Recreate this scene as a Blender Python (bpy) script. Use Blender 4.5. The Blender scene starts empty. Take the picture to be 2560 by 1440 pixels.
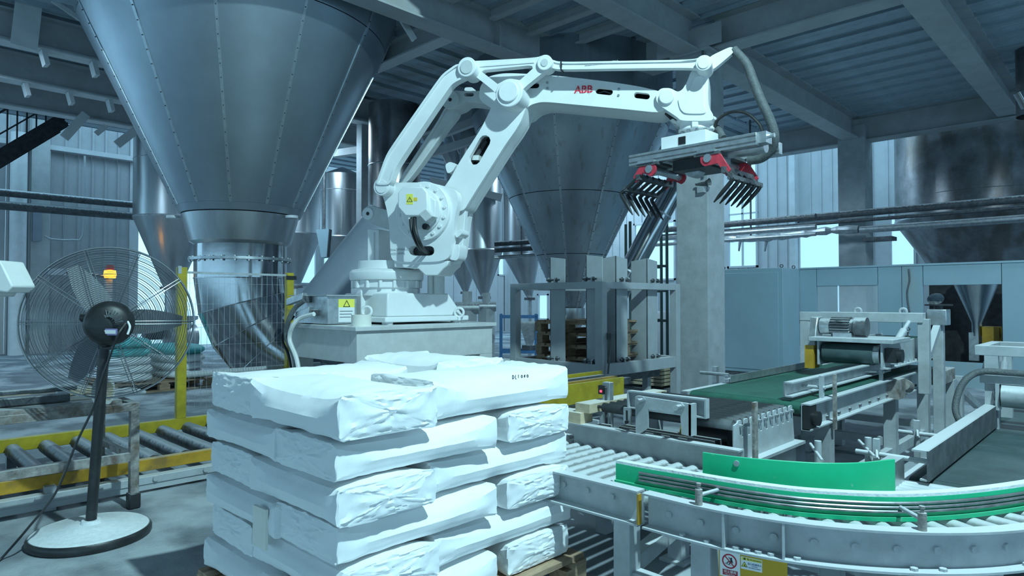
import bpy, bmesh, math, random
from mathutils import Vector, Matrix, noise
from mathutils.bvhtree import BVHTree
random.seed(7)
scene = bpy.context.scene
COL = scene.collection
R = math.radians

# ------------------------------------------------------------------ camera
FPX, CX, CY, EYE = 1640.0, 1280.0, 720.0, 1.3
AZ, PITCH = R(44.3), math.atan(32 / 1640)
FW = Vector((math.cos(AZ) * math.cos(PITCH), math.sin(AZ) * math.cos(PITCH), math.sin(PITCH)))
RT = Vector((math.sin(AZ), -math.cos(AZ), 0))
UP = RT.cross(FW)
cam_data = bpy.data.cameras.new('camera')
cam_data.sensor_width = 36.0
cam_data.lens = FPX / 2560 * 36.0
cam_data.clip_start, cam_data.clip_end = 0.05, 200
cam = bpy.data.objects.new('camera', cam_data)
COL.objects.link(cam)
m = Matrix((RT, UP, -FW)).transposed().to_4x4()
m.translation = (0, 0, EYE)
cam.matrix_world = m
scene.camera = cam

# ------------------------------------------------------------------ world, lamps, exposure
world = bpy.data.worlds.new('daylight')
world.use_nodes = True
bg = world.node_tree.nodes['Background']
bg.inputs[0].default_value = (0.38, 0.74, 1.0, 1)
bg.inputs[1].default_value = 1.9
scene.world = world

def lamp(name, loc, target, power, size, color, angle=150):
    d = bpy.data.lights.new(name, 'SPOT')
    d.energy, d.color, d.shadow_soft_size = power, color, size
    d.spot_size, d.spot_blend = R(angle), 0.3
    o = bpy.data.objects.new(name, d)
    COL.objects.link(o)
    o.location = loc
    o.rotation_euler = (Vector(target) - Vector(loc)).to_track_quat('-Z', 'Y').to_euler()
    return o
lamp('high_bay_lamp', (1.75, -1.3, 6.3), (2.9, 3.0, 1.2), 2150, 0.10, (0.57, 0.92, 1.0), 130)
for lx, ly, lw in ((11.2, 0.2, 280), (11.5, 7.6, 330), (6.6, 12.4, 300), (1.0, 12.2, 260), (17.6, 14.5, 450)):
    lamp('bay_fill', (lx, ly, 4.8 if lx < 16 else 6.8), (lx, ly, 0), lw, 0.4, (0.55, 0.82, 1.0), 165)  # bodiless fill spots added to brighten the dim far bays

scene.view_settings.view_transform = 'Standard'
scene.view_settings.look = 'None'
scene.view_settings.gamma = 1.0
scene.view_settings.use_curve_mapping = False
scene.view_settings.exposure = 0.10

# ------------------------------------------------------------------ helpers
def ray(px, py):
    return FW + RT * ((px - CX) / FPX) - UP * ((py - CY) / FPX)
def P(px, py, x=None, y=None, z=None, d=None):
    """point of the place seen at a measured bearing, on a known plane x=, y=, z= or at depth d"""
    v = ray(px, py)
    if x is not None: t = x / v.x
    elif y is not None: t = y / v.y
    elif z is not None: t = (z - EYE) / v.z
    else: t = d
    return Vector((0, 0, EYE)) + v * t
X_, Y_, Z_ = Vector((1, 0, 0)), Vector((0, 1, 0)), Vector((0, 0, 1))
V = Vector

def catmull(pts, n=8):
    pts = [V(p) for p in pts]
    q = [pts[0] * 2 - pts[1]] + pts + [pts[-1] * 2 - pts[-2]]
    out = []
    for i in range(1, len(q) - 2):
        a, b, c, d = q[i - 1:i + 3]
        for k in range(n):
            t = k / n
            out.append(0.5 * (2 * b + (c - a) * t + (2 * a - 5 * b + 4 * c - d) * t * t + (3 * b - a - 3 * c + d) * t ** 3))
    out.append(pts[-1])
    return out

class MB:
    def __init__(s): s.v, s.f = [], []
    def add(s, vs, fs):
        o = len(s.v); s.v += [V(p) for p in vs]; s.f += [tuple(i + o for i in f) for f in fs]; return s
    def hexa(s, c):
        return s.add(c, [(0, 3, 2, 1), (4, 5, 6, 7), (0, 1, 5, 4), (1, 2, 6, 5), (2, 3, 7, 6), (3, 0, 4, 7)])
    def box(s, x0, y0, z0, x1, y1, z1):
        x0, x1 = min(x0, x1), max(x0, x1); y0, y1 = min(y0, y1), max(y0, y1); z0, z1 = min(z0, z1), max(z0, z1)
        return s.hexa([(x0, y0, z0), (x1, y0, z0), (x1, y1, z0), (x0, y1, z0), (x0, y0, z1), (x1, y0, z1), (x1, y1, z1), (x0, y1, z1)])
    def obx(s, c, ax, h):
        c = V(c); a, b, d = [V(q).normalized() * k for q, k in zip(ax, h)]
        return s.hexa([c - a - b - d, c + a - b - d, c + a + b - d, c - a + b - d, c - a - b + d, c + a - b + d, c + a + b + d, c - a + b + d])
    def bar(s, p, q, w, h, up=Z_):
        p, q = V(p), V(q); a = (q - p); L = a.length
        if L < 1e-6: return s
        a.normalize(); b = V(up).cross(a)
        if b.length < 1e-3: b = X_.cross(a)
        b.normalize(); c = a.cross(b)
        return s.obx((p + q) / 2, (a, b, c), (L / 2, w / 2, h / 2))
    def cyl(s, p, q, r, r2=None, n=16, cap=True):
        p, q = V(p), V(q); r2 = r if r2 is None else r2
        a = (q - p).normalized(); b = a.orthogonal().normalized(); c = a.cross(b)
        vs = []
        for k in range(n):
            t = 2 * math.pi * k / n; d = b * math.cos(t) + c * math.sin(t)
            vs += [p + d * r, q + d * r2]
        fs = [(2 * k, (2 * k + 2) % (2 * n), (2 * k + 3) % (2 * n), 2 * k + 1) for k in range(n)]
        if cap: fs += [tuple(range(2 * n - 2, -1, -2)), tuple(range(1, 2 * n, 2))]
        return s.add(vs, fs)
    def tube(s, pts, r, n=8, cap=True):
        pts = [V(p) for p in pts]; rs = r if isinstance(r, (list, tuple)) else [r] * len(pts)
        t = (pts[1] - pts[0]).normalized(); b = t.orthogonal().normalized(); vs = []
        for i, p in enumerate(pts):
            t = (pts[min(i + 1, len(pts) - 1)] - pts[max(i - 1, 0)]).normalized()
            b = (b - t * b.dot(t)).normalized(); c = t.cross(b)
            vs += [p + (b * math.cos(2 * math.pi * k / n) + c * math.sin(2 * math.pi * k / n)) * rs[i] for k in range(n)]
        fs = [(i * n + k, i * n + (k + 1) % n, (i + 1) * n + (k + 1) % n, (i + 1) * n + k) for i in range(len(pts) - 1) for k in range(n)]
        if cap: fs += [tuple(range(n - 1, -1, -1)), tuple(range((len(pts) - 1) * n, len(pts) * n))]
        return s.add(vs, fs)
    def ring(s, c, axis, rr, r, n=48, m=6):
        axis = V(axis).normalized(); b = axis.orthogonal().normalized(); e = axis.cross(b); vs = []
        for i in range(n):
            t = 2 * math.pi * i / n; d = b * math.cos(t) + e * math.sin(t)
            vs += [V(c) + d * (rr + r * math.cos(2 * math.pi * k / m)) + axis * r * math.sin(2 * math.pi * k / m) for k in range(m)]
        return s.add(vs, [(i * m + k, ((i + 1) % n) * m + k, ((i + 1) % n) * m + (k + 1) % m, i * m + (k + 1) % m) for i in range(n) for k in range(m)])
    def lathe(s, prof, c, n=32, axis=Z_, a0=0.0, a1=2 * math.pi, ref=None):
        axis = V(axis).normalized(); b = (V(ref) if ref else (X_ if abs(axis.z) > .9 else axis.orthogonal())).normalized()
        b = (b - axis * b.dot(axis)).normalized(); e = axis.cross(b); c = V(c)
        full = abs(a1 - a0 - 2 * math.pi) < 1e-6; cols = n if full else n + 1; k = len(prof)
        vs = []
        for i in range(cols):
            t = a0 + (a1 - a0) * i / n; d = b * math.cos(t) + e * math.sin(t)
            vs += [c + d * r + axis * h for r, h in prof]
        fs = [(i * k + j, ((i + 1) % cols) * k + j, ((i + 1) % cols) * k + j + 1, i * k + j + 1) for i in range(n) for j in range(k - 1)]
        return s.add(vs, fs)
    def prism(s, outer, holes, fn, d0, d1):
        """plate with holes: 2-D loops, fn(u, v, d) -> point, between depths d0 and d1"""
        bm = bmesh.new(); loops = []
        for lp in [outer] + list(holes):
            vv = [bm.verts.new((p[0], p[1], 0)) for p in lp]
            for i in range(len(vv)): bm.edges.new((vv[i], vv[(i + 1) % len(vv)]))
            loops.append(lp)
        bmesh.ops.triangle_fill(bm, use_beauty=True, use_dissolve=False, edges=bm.edges[:])
        bm.verts.ensure_lookup_table(); bm.verts.index_update()
        flat = [(v.co.x, v.co.y) for v in bm.verts]; N = len(flat)
        tris = [tuple(v.index for v in f.verts) for f in bm.faces]; bm.free()
        vs = [fn(u, w, d0) for u, w in flat] + [fn(u, w, d1) for u, w in flat]
        fs = list(tris) + [tuple(i + N for i in reversed(t)) for t in tris]
        o = 0
        for lp in loops:
            n = len(lp)
            fs += [(o + i, o + (i + 1) % n, o + (i + 1) % n + N, o + i + N) for i in range(n)]
            o += n
        return s.add(vs, fs)
    def sweep(s, path, section, up=Z_):
        """closed 2-D section (side, up) carried along a level path"""
        path = [V(p) for p in path]; k = len(section); vs = []
        for i, p in enumerate(path):
            t = (path[min(i + 1, len(path) - 1)] - path[max(i - 1, 0)]); t.z = 0; t.normalize()
            side = V((t.y, -t.x, 0))
            vs += [p + side * a + Z_ * b for a, b in section]
        n = len(path)
        fs = [(i * k + j, i * k + (j + 1) % k, (i + 1) * k + (j + 1) % k, (i + 1) * k + j) for i in range(n - 1) for j in range(k)]
        fs += [tuple(range(k - 1, -1, -1)), tuple(range((n - 1) * k, n * k))]
        return s.add(vs, fs)

def mesh_of(mb, name, mat, off=V((0, 0, 0)), smooth=40, fix=True):
    me = bpy.data.meshes.new(name)
    me.from_pydata([p - off for p in mb.v], [], mb.f)
    if fix:
        bm = bmesh.new(); bm.from_mesh(me)
        bmesh.ops.recalc_face_normals(bm, faces=bm.faces[:])
        bm.to_mesh(me); bm.free()
    if smooth:
        me.polygons.foreach_set('use_smooth', [True] * len(me.polygons))
        me.set_sharp_from_angle(angle=R(smooth))
    me.materials.append(mat)
    return me
def props(o, label=None, cat=None, group=None, kind=None):
    for k, v in (('label', label), ('category', cat), ('group', group), ('kind', kind)):
        if v: o[k] = v
    return o
def thing(name, label, cat, loc=(0, 0, 0), group=None, kind=None):
    o = bpy.data.objects.new(name, None); COL.objects.link(o)
    o.empty_display_size = 0.1; o.location = loc
    return props(o, label, cat, group, kind)
def part(mb, name, mat, parent, bevel=0, label=None, smooth=40, kind=None):
    o = bpy.data.objects.new(name, mesh_of(mb, name, mat, smooth=smooth)); COL.objects.link(o)
    attach(o, parent)
    if bevel: bev(o, bevel)
    return props(o, label, kind=kind)
def wloc(o):
    v = V(o.location)
    if o.parent: v = v + o.matrix_parent_inverse.translation + wloc(o.parent)
    return v
def attach(o, parent):
    o.parent = parent; o.matrix_parent_inverse = Matrix.Translation(-wloc(parent))
def bev(o, w, seg=2):
    md = o.modifiers.new('bevel', 'BEVEL'); md.width = w; md.segments = seg; md.limit_method = 'ANGLE'; md.angle_limit = R(40)
    md.harden_normals = False
def solo(mb, name, mat, label, cat, group=None, bevel=0, kind=None, smooth=40):
    zs = [p.z for p in mb.v]; c = sum(mb.v, V()) / len(mb.v); c.z = min(zs)
    o = bpy.data.objects.new(name, mesh_of(mb, name, mat, c, smooth)); COL.objects.link(o); o.location = c
    if bevel: bev(o, bevel)
    return props(o, label, cat, group, kind)
def struct(mb, name, mat, parent=None, label=None, bevel=0, smooth=40):
    o = bpy.data.objects.new(name, mesh_of(mb, name, mat, smooth=smooth)); COL.objects.link(o)
    if parent: attach(o, parent)
    else: o['kind'] = 'structure'
    if bevel: bev(o, bevel)
    return props(o, label)
def clone(o, loc, parent, rot=None):
    """another of an alike piece: shares its mesh, moved by loc"""
    c = o.copy(); COL.objects.link(c); c.location = V(o.location) + V(loc)
    c.parent = parent
    if parent: c.matrix_parent_inverse = Matrix.Translation(-wloc(parent))
    if rot is not None: c.rotation_euler = rot
    return c
def ibeam(mb, p, q, w, h, t=.02):
    p, q = V(p), V(q)
    mb.bar(p + Z_ * (h / 2 - t / 2), q + Z_ * (h / 2 - t / 2), w, t); mb.bar(p - Z_ * (h / 2 - t / 2), q - Z_ * (h / 2 - t / 2), w, t)
    return mb.bar(p, q, t * .8, h - 2 * t)
def text_mesh(txt, size, name, mat, parent, origin, right, up, ext=.001, align='LEFT', bold=False):
    cu = bpy.data.curves.new(name, 'FONT'); cu.body = txt; cu.size = size; cu.extrude = ext; cu.align_x = align; cu.resolution_u = 3
    if bold: cu.offset = size * .02
    tmp = bpy.data.objects.new(name, cu); COL.objects.link(tmp)
    bpy.context.view_layer.update()
    me = bpy.data.meshes.new_from_object(tmp.evaluated_get(bpy.context.evaluated_depsgraph_get())); me.name = name
    bpy.data.objects.remove(tmp); bpy.data.curves.remove(cu)
    me.materials.clear(); me.materials.append(mat)
    o = bpy.data.objects.new(name, me); COL.objects.link(o)
    right, up = V(right).normalized(), V(up).normalized()
    mm = Matrix((right, up, right.cross(up))).transposed().to_4x4(); mm.translation = origin
    o.parent = parent; o.matrix_parent_inverse = Matrix.Translation(-wloc(parent)); o.matrix_basis = mm
    return o

# ------------------------------------------------------------------ materials
def mat(name, col, rough=.5, metal=0.0, vary=.06, scale=6.0, bump=0.0, bscale=40.0, dust=0.0, dustcol=(.72, .76, .78), stretch=None, emit=None, spec=.5, aniso=0.0, stain=None):
    mt = bpy.data.materials.new(name); mt.use_nodes = True
    nt = mt.node_tree; N, L = nt.nodes, nt.links; b = N['Principled BSDF']
    b.inputs['Roughness'].default_value = rough; b.inputs['Metallic'].default_value = metal
    b.inputs['Specular IOR Level'].default_value = spec
    tc = N.new('ShaderNodeTexCoord'); src = tc.outputs['Object']
    if stretch:
        mp = N.new('ShaderNodeMapping'); mp.inputs['Scale'].default_value = stretch; L.new(src, mp.inputs[0]); src = mp.outputs[0]
    nz = N.new('ShaderNodeTexNoise'); nz.inputs['Scale'].default_value = scale; nz.inputs['Detail'].default_value = 6; nz.inputs['Roughness'].default_value = .65
    L.new(src, nz.inputs['Vector'])
    mx = N.new('ShaderNodeMix'); mx.data_type = 'RGBA'
    c0 = tuple(max(0, c * (1 - vary * 2)) for c in col); c1 = tuple(min(1, c * (1 + vary)) for c in col)
    mx.inputs[6].default_value = (*c0, 1); mx.inputs[7].default_value = (*c1, 1)
    rp = N.new('ShaderNodeMapRange'); rp.inputs[1].default_value = .3; rp.inputs[2].default_value = .7
    L.new(nz.outputs[0], rp.inputs[0]); L.new(rp.outputs[0], mx.inputs[0])
    out = mx.outputs[2]
    if stain:
        sc, sm, amt, thr = stain
        mp2 = N.new('ShaderNodeMapping'); mp2.inputs['Scale'].default_value = sm; L.new(tc.outputs['Object'], mp2.inputs[0])
        n3 = N.new('ShaderNodeTexNoise'); n3.inputs['Scale'].default_value = 1.0; n3.inputs['Detail'].default_value = 5; L.new(mp2.outputs[0], n3.inputs['Vector'])
        r3 = N.new('ShaderNodeMapRange'); r3.inputs[1].default_value = thr; r3.inputs[2].default_value = thr + .12; r3.inputs[4].default_value = amt
        L.new(n3.outputs[0], r3.inputs[0])
        m3 = N.new('ShaderNodeMix'); m3.data_type = 'RGBA'; m3.inputs[7].default_value = (*sc, 1)
        L.new(r3.outputs[0], m3.inputs[0]); L.new(out, m3.inputs[6]); out = m3.outputs[2]
    if dust:   # powder lying on upward faces
        ge = N.new('ShaderNodeNewGeometry'); sx = N.new('ShaderNodeSeparateXYZ'); L.new(ge.outputs['Normal'], sx.inputs[0])
        n2 = N.new('ShaderNodeTexNoise'); n2.inputs['Scale'].default_value = 25; n2.inputs['Detail'].default_value = 5; L.new(tc.outputs['Object'], n2.inputs['Vector'])
        ad = N.new('ShaderNodeMath'); ad.operation = 'MULTIPLY_ADD'; ad.inputs[1].default_value = .9; L.new(n2.outputs[0], ad.inputs[0]); L.new(sx.outputs[2], ad.inputs[2])
        r2 = N.new('ShaderNodeMapRange'); r2.inputs[1].default_value = 1.15 - .35 * dust; r2.inputs[2].default_value = 1.4 - .35 * dust; r2.inputs[4].default_value = min(1, dust)
        L.new(ad.outputs[0], r2.inputs[0])
        m2 = N.new('ShaderNodeMix'); m2.data_type = 'RGBA'; m2.inputs[7].default_value = (*dustcol, 1)
        L.new(r2.outputs[0], m2.inputs[0]); L.new(out, m2.inputs[6]); out = m2.outputs[2]
        if metal:
            m4 = N.new('ShaderNodeMath'); m4.operation = 'MULTIPLY_ADD'; m4.inputs[1].default_value = -metal; m4.inputs[2].default_value = metal
            L.new(r2.outputs[0], m4.inputs[0]); L.new(m4.outputs[0], b.inputs['Metallic'])
    L.new(out, b.inputs['Base Color'])
    if bump:
        nb = N.new('ShaderNodeTexNoise'); nb.inputs['Scale'].default_value = bscale; nb.inputs['Detail'].default_value = 4; L.new(src, nb.inputs['Vector'])
        bp = N.new('ShaderNodeBump'); bp.inputs['Strength'].default_value = bump; bp.inputs['Distance'].default_value = .02
        L.new(nb.outputs[0], bp.inputs['Height']); L.new(bp.outputs[0], b.inputs['Normal'])
    if emit:
        b.inputs['Emission Color'].default_value = (*emit[0], 1); b.inputs['Emission Strength'].default_value = emit[1]
    return mt
M = dict(
    apron=mat('brightened_yard', (.82, .83, .82), .8, 0, .05, 2),
    floor=mat('dusty_concrete', (.22, .25, .28), .75, 0, .25, 1.3, .25, 60, stain=((.52, .57, .60), (1.5, 1.1, 1), .7, .47)),
    deck=mat('deck_sheet', (.44, .53, .60), .5, .25, .10, 3, stain=((.30, .30, .24), (1.5, .4, 1), .5, .55)),
    beam=mat('beam_paint', (.44, .46, .47), .55, 0, .08, 4, .05, 80, stain=((.30, .30, .26), (2, 2, 2), .4, .58)),
    beamw=mat('pale_paint_lit_flange', (.66, .68, .70), .5, 0, .06, 4),  # real pale paint; on the left flanges it stands for light from below
    column=mat('column_render', (.42, .45, .47), .8, 0, .10, 5, .25, 70, stain=((.33, .35, .36), (1, 1, .5), .5, .55)),
    wallg=mat('grey_wall_sheet', (.42, .43, .45), .5, .2, .06, 3),
    wallw=mat('white_wall_sheet', (.56, .58, .60), .5, 0, .04, 3),
    clad=mat('aluminium_cladding', (.38, .43, .48), .36, .9, .05, 2.5, .02, 8, stain=((.34, .36, .37), (.8, .8, .3), .4, .6)),
    clad2=mat('stained_cladding', (.40, .45, .50), .36, .9, .06, 2.5, .02, 8, stain=((.26, .25, .22), (9, 9, .25), .5, .56)),
    seam=mat('seam_strip', (.55, .60, .64), .32, .9, .08, 20),
    rivet=mat('rivet', (.05, .06, .07), .6),
    steel=mat('polished_stainless', (.38, .39, .40), .14, 1.0, .10, 2, .03, 5),
    steelb=mat('brushed_stainless', (.56, .58, .60), .30, 1.0, .12, 3, .02, 30, stretch=(1, 1, .15)),
    steeld=mat('sooty_stainless', (.34, .33, .34), .30, 1.0, .25, 2, .03, 6, stain=((.16, .13, .11), (2, 2, .6), .7, .5)),
    slate=mat('slate_duct_paint', (.27, .31, .37), .55, .1, .05, 3),
    robot=mat('robot_white_paint', (.80, .82, .82), .42, 0, .03, 5, .02, 60, dust=.5, dustcol=(.62, .64, .64)),
    robotg=mat('robot_grey_casting', (.58, .60, .60), .5, 0, .06, 8, .04, 60, dust=.4),
    red=mat('red_paint', (.58, .045, .07), .45, 0, .15, 18, dust=.25),
    redlog=mat('red_logo', (.80, .03, .06), .5, 0, .1, 60),
    black=mat('black_plastic', (.018, .02, .022), .45, 0, .2, 20),
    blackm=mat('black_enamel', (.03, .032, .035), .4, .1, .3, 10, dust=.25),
    rubber=mat('dark_rubber', (.045, .05, .05), .7, 0, .2, 14, .1, 90),
    hose=mat('grey_hose', (.11, .125, .13), .6, 0, .15, 30, .3, 120),
    frame=mat('dusty_frame_paint', (.40, .43, .45), .5, 0, .10, 9, .06, 60, dust=.95, dustcol=(.62, .65, .67), stain=((.30, .31, .31), (7, 7, 7), .5, .60)),
    frameg=mat('grey_frame_paint', (.40, .43, .45), .5, 0, .06, 6, .04, 60, dust=.5),
    strip=mat('worn_steel_strip', (.30, .30, .31), .45, .7, .2, 14),
    dark=mat('dark_steel', (.12, .13, .14), .5, .3, .25, 12, dust=.7),
    galv=mat('galvanised_steel', (.52, .55, .57), .42, .85, .15, 14, dust=.6),
    roller=mat('dusty_roller', (.50, .53, .54), .45, .5, .15, 12, dust=.7, stain=((.22, .23, .24), (12, 12, 12), .5, .58)),
    rollerd=mat('dark_roller', (.05, .055, .06), .5, .2, .25, 8, stain=((.5, .54, .56), (1.2, 2.6, 2), .5, .62)),
    rollerl=mat('worn_black_roller', (.12, .13, .14), .5, .3, .4, 14, .1, 40, dust=.6, dustcol=(.42, .46, .50)),
    yellow=mat('yellow_paint', (.46, .36, .02), .5, 0, .15, 7, dust=.2, stain=((.16, .15, .06), (8, 8, 8), .6, .62)),
    orange=mat('orange_paint', (.50, .28, .02), .5, 0, .15, 7, dust=.25, stain=((.18, .11, .04), (6, 6, 6), .7, .58)),
    rust=mat('rusty_steel', (.34, .32, .30), .7, .2, .3, 16, .2, 60, dust=.5, stain=((.13, .08, .05), (9, 9, 9), .8, .52)),
    green=mat('green_guide_plastic', (.01, .50, .24), .35, 0, .06, 5, dust=.12, stain=((.35, .62, .52), (30, 30, 30), .7, .68)),
    dustw=mat('white_powder', (.76, .80, .81), .9, 0, .06, 30, .2, 90),
    belt=mat('green_belt', (.03, .12, .085), .5, 0, .15, 6, .03, 60),
    beltd=mat('worn_dark_belt', (.05, .085, .088), .6, 0, .2, 5, .05, 60, stain=((.15, .20, .21), (7, 2, 7), .5, .6)),
    cab=mat('cabinet_paint', (.29, .41, .48), .5, 0, .04, 2, stain=((.33, .37, .35), (1.5, 1.5, .8), .5, .57)),
    paper=mat('white_sack_paper', (.84, .86, .87), .62, 0, .02, 3, .25, 7, spec=.3),
    pwhite=mat('white_plastic', (.78, .80, .78), .5, 0, .04, 6),
    cream=mat('cream_tape', (.80, .80, .72), .6, 0, .03, 10),
    wood=mat('pallet_wood', (.40, .28, .18), .75, 0, .25, 6, .2, 40, stretch=(1, 6, 6)),
    woodl=mat('pale_board', (.60, .50, .34), .7, 0, .15, 6, .1, 40, dust=.5),
    blue=mat('blue_paint', (.04, .16, .36), .5, 0, .1, 8),
    greenp=mat('dark_green_paint', (.03, .07, .06), .5, 0, .1, 8),
    teal=mat('teal_sack', (.10, .52, .52), .6, 0, .2, 10),
    labely=mat('yellow_label', (.85, .80, .12), .5, 0, .02, 10),
    labelo=mat('orange_label', (.85, .60, .05), .5, 0, .02, 10),
    labelw=mat('white_label', (.78, .80, .80), .5, 0, .02, 10),
    labelr=mat('dark_red_label', (.38, .01, .03), .5, 0, .02, 10),
    signy=mat('amber_sign_board', (.55, .34, .01), .45, 0, .05, 3),
    ink=mat('black_ink', (.01, .012, .02), .6),
    beacon=mat('amber_beacon', (1, .5, .05), .3, emit=((1, .42, .02), 4.0)),
    lens=mat('red_lens', (.4, .03, .02), .3),
    led=mat('red_led', (.8, .02, .05), .3, emit=((1, .05, .1), 3.0)),
    pane=mat('screen_pane', (.03, .05, .05), .15),
    purple=mat('lilac_label', (.30, .26, .50), .5),
    wire=mat('guard_wire', (.30, .32, .34), .35, .8, .1, 10),
    blade=mat('fan_blade', (.22, .24, .26), .5, 0, .05, 5),
)
def glass_mat(name, tint, rough, alpha):
    mt = bpy.data.materials.new(name); mt.use_nodes = True
    b = mt.node_tree.nodes['Principled BSDF']; b.inputs['Base Color'].default_value = (*tint, 1)
    b.inputs['Roughness'].default_value = rough; b.inputs['Alpha'].default_value = alpha
    return mt
M['glass'] = glass_mat('window_glass', (.75, .85, .9), .08, .25)

# ================================================================== THE HALL
BZ, DZ = 4.85, 5.35          # underside of the main beams, underside of the deck
bm_ = MB().box(-14, -14, -.2, 34, 34, 0)
struct(bm_, 'floor', M['floor'], label='powder-dusted grey concrete floor')
struct(MB().box(-6, 20.06, -.02, 33, 33, .012), 'ground', M['apron'], label='yard outside the gateway, coloured pale to look brightly lit')  # whitened over the floor so the gateway looks full of daylight

# ---- ceiling: profiled deck sheets, ribs along Y in the right bays, along X in the left ones
ceil = thing('ceiling', 'profiled steel deck ceiling on painted beams', None, (8, 2, DZ), kind='structure')
del_keys = [k for k in ('category',) if k in ceil.keys()]
def deck_sheet(x0, x1, y0, y1, along):
    mb = MB(); n = 1; w = ((x1 - x0) if along == 'y' else (y1 - y0)) / n
    prof = []
    for i in range(n):
        o = i * w
        prof += [(o, 0), (o + w * .40, 0), (o + w * .42, .012), (o + w * .45, 0), (o + w * .80, 0), (o + w * .84, .055), (o + w * .97, .055)]
    prof += [(n * w, 0)]
    top = .09
    vs = []; k = len(prof)
    for a, h in prof:
        for e in (0, 1):
            vs.append(V((x0 + a, (y0, y1)[e], DZ + h)) if along == 'y' else V(((x0, x1)[e], y0 + a, DZ + h)))
    fs = [(2 * i, 2 * i + 1, 2 * i + 3, 2 * i + 2) for i in range(k - 1)]
    o = len(vs)
    vs += [V((x0, y0, DZ + top)), V((x1, y0, DZ + top)), V((x1, y1, DZ + top)), V((x0, y1, DZ + top))]
    fs.append((o, o + 1, o + 2, o + 3))
    mb.add(vs, fs)
    # drip edge between two sheets
    if along == 'y': mb.box(x0 - .008, y0, DZ - .03, x0 + .008, y1, DZ + .01)
    else: mb.box(x0, y0 - .008, DZ - .03, x1, y0 + .008, DZ + .01)
    return mb
sw = .53
first = None
for i in range(22):
    x0 = 4.3 + i * sw
    if first is None: first = part(deck_sheet(x0, x0 + sw - .004, -9, 6.55, 'y'), 'deck_sheet', M['deck'], ceil, smooth=20)
    else: clone(first, (i * sw, 0, 0), ceil)
first = None
for i in range(21):
    y0 = 6.6 + i * sw
    if first is None: first = part(deck_sheet(-9, 15.95, y0, y0 + sw - .004, 'x'), 'deck_sheet', M['deck'], ceil, smooth=20)
    else: clone(first, (0, i * sw, 0), ceil)
part(MB().box(-9, -9, 9.4, 4.29, 6.59, 9.5), 'unseen_roof_slab', M['deck'], ceil)  # unseen roof, set high so the key lamp shines in below it

# ---- unseen rear walls added to cut the sky light, left open below 2.8 m
struct(MB().box(-9.1, -9, 2.8, -9, 20, 9.5), 'wall_back_added', M['wallg'], label='unseen grey wall behind the camera, added to hold back sky light')
struct(MB().box(-9, -9.1, 2.8, 20, -9, 9.5), 'wall_front_added', M['wallg'], label='unseen grey wall to the rear right, added to hold back sky light')
struct(MB().box(4.29, -9, DZ + .09, 4.35, 6.6, 9.5).box(-9, 6.6, DZ + .09, 4.35, 6.66, 9.5), 'wall_clerestory', M['wallg'], label='grey sheeting between the deck and the high front roof')
# ---- beams
def beam(p, q, w, h, label, mt='beam', stiff=()):
    mb = ibeam(MB(), V(p) + Z_ * h / 2, V(q) + Z_ * h / 2, w, h, .025)
    p, q = V(p), V(q); a = (q - p).normalized(); s = Z_.cross(a)
    for t in stiff:
        c = p + (q - p) * t + Z_ * h / 2
        mb.obx(c, (a, s, Z_), (.008, w / 2 - .005, h / 2 - .02))
    o = struct(mb, 'ceiling_beam', M[mt], label=label)
    return o
H_ = DZ - BZ
beam((1.5, 6.65, BZ), (8.55, 6.65, BZ), .30, H_, 'grey ceiling beam passing in front of the big hopper', stiff=(.7, .9))
beam((4.3, 4.70, BZ), (8.5, 4.70, BZ), .30, H_, 'grey ceiling beam ending on the near column')
beam((9.0, 4.70, BZ), (15.6, 4.70, BZ), .34, H_, 'grey ceiling beam from the near column to the far column')
beam((4.3, 1.92, BZ), (15.6, 1.92, BZ), .34, H_, 'grey ceiling beam at the upper right', stiff=())
beam((8.75, 4.45, BZ + .03), (8.75, -6, BZ + .03), .33, H_ - .03, 'grey cross beam running right from the near column top')
beam((8.75, 4.95, BZ), (8.75, 12, BZ), .34, H_, 'grey cross beam running back from the near column top')
beam((15.75, -8, BZ - .05), (15.75, 16, BZ - .05), .34, H_ + .05, 'grey edge beam at the end of the right bays')
beam((5.85, 6.85, BZ + .08), (5.85, 18, BZ + .08), .22, .30, 'narrow bright cross beam right of the big hopper', 'beamw')
for yy, lab in ((11.2, 'upper'), (13.1, 'middle'), (14.9, 'lower')):
    beam((-6, yy, BZ), (8.6, yy, BZ), .26, H_ - .06, 'ceiling beam left of the big hopper, %s of the three' % lab, 'beam', ())
    struct(MB().box(-6, yy - .135, BZ - .022, 8.6, yy + .135, BZ - .001), 'ceiling_beam', M['beamw'], label='bottom flange of the %s left ceiling beam, light from below painted pale' % lab)  # paler strip paints in the light that floor and gateway throw up
for yy, n in ((5.3, 0), (5.9, 1)):
    pass
# joists under the deck between the two front beams
for i, xx in enumerate((4.75, 5.5, 6.25, 7.0, 7.75)):
    beam((xx, 4.86, DZ - .17), (xx, 6.49, DZ - .17), .10, .17, 'small joist number %s from the left between the front beams' % ('one', 'two', 'three', 'four', 'five')[i], 'beam')
# gusset plates hanging at the left beams
gus = MB()
g0 = None
for k, (px, py) in enumerate(((110, 170), (235, 195), (65, 230), (175, 255), (275, 278))):
    c = P(px, py, y=(11.2, 11.2, 13.1, 13.1, 13.1)[k])
    q = MB().obx((c.x, c.y - .02, BZ - .12), (V((1, 0, .25)), Y_, V((-.25, 0, 1))), (.03, .10, .10))
    struct(q, 'trim_%d' % (k + 1), M['beamw'], label='short bright hanger plate under a left beam')
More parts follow.
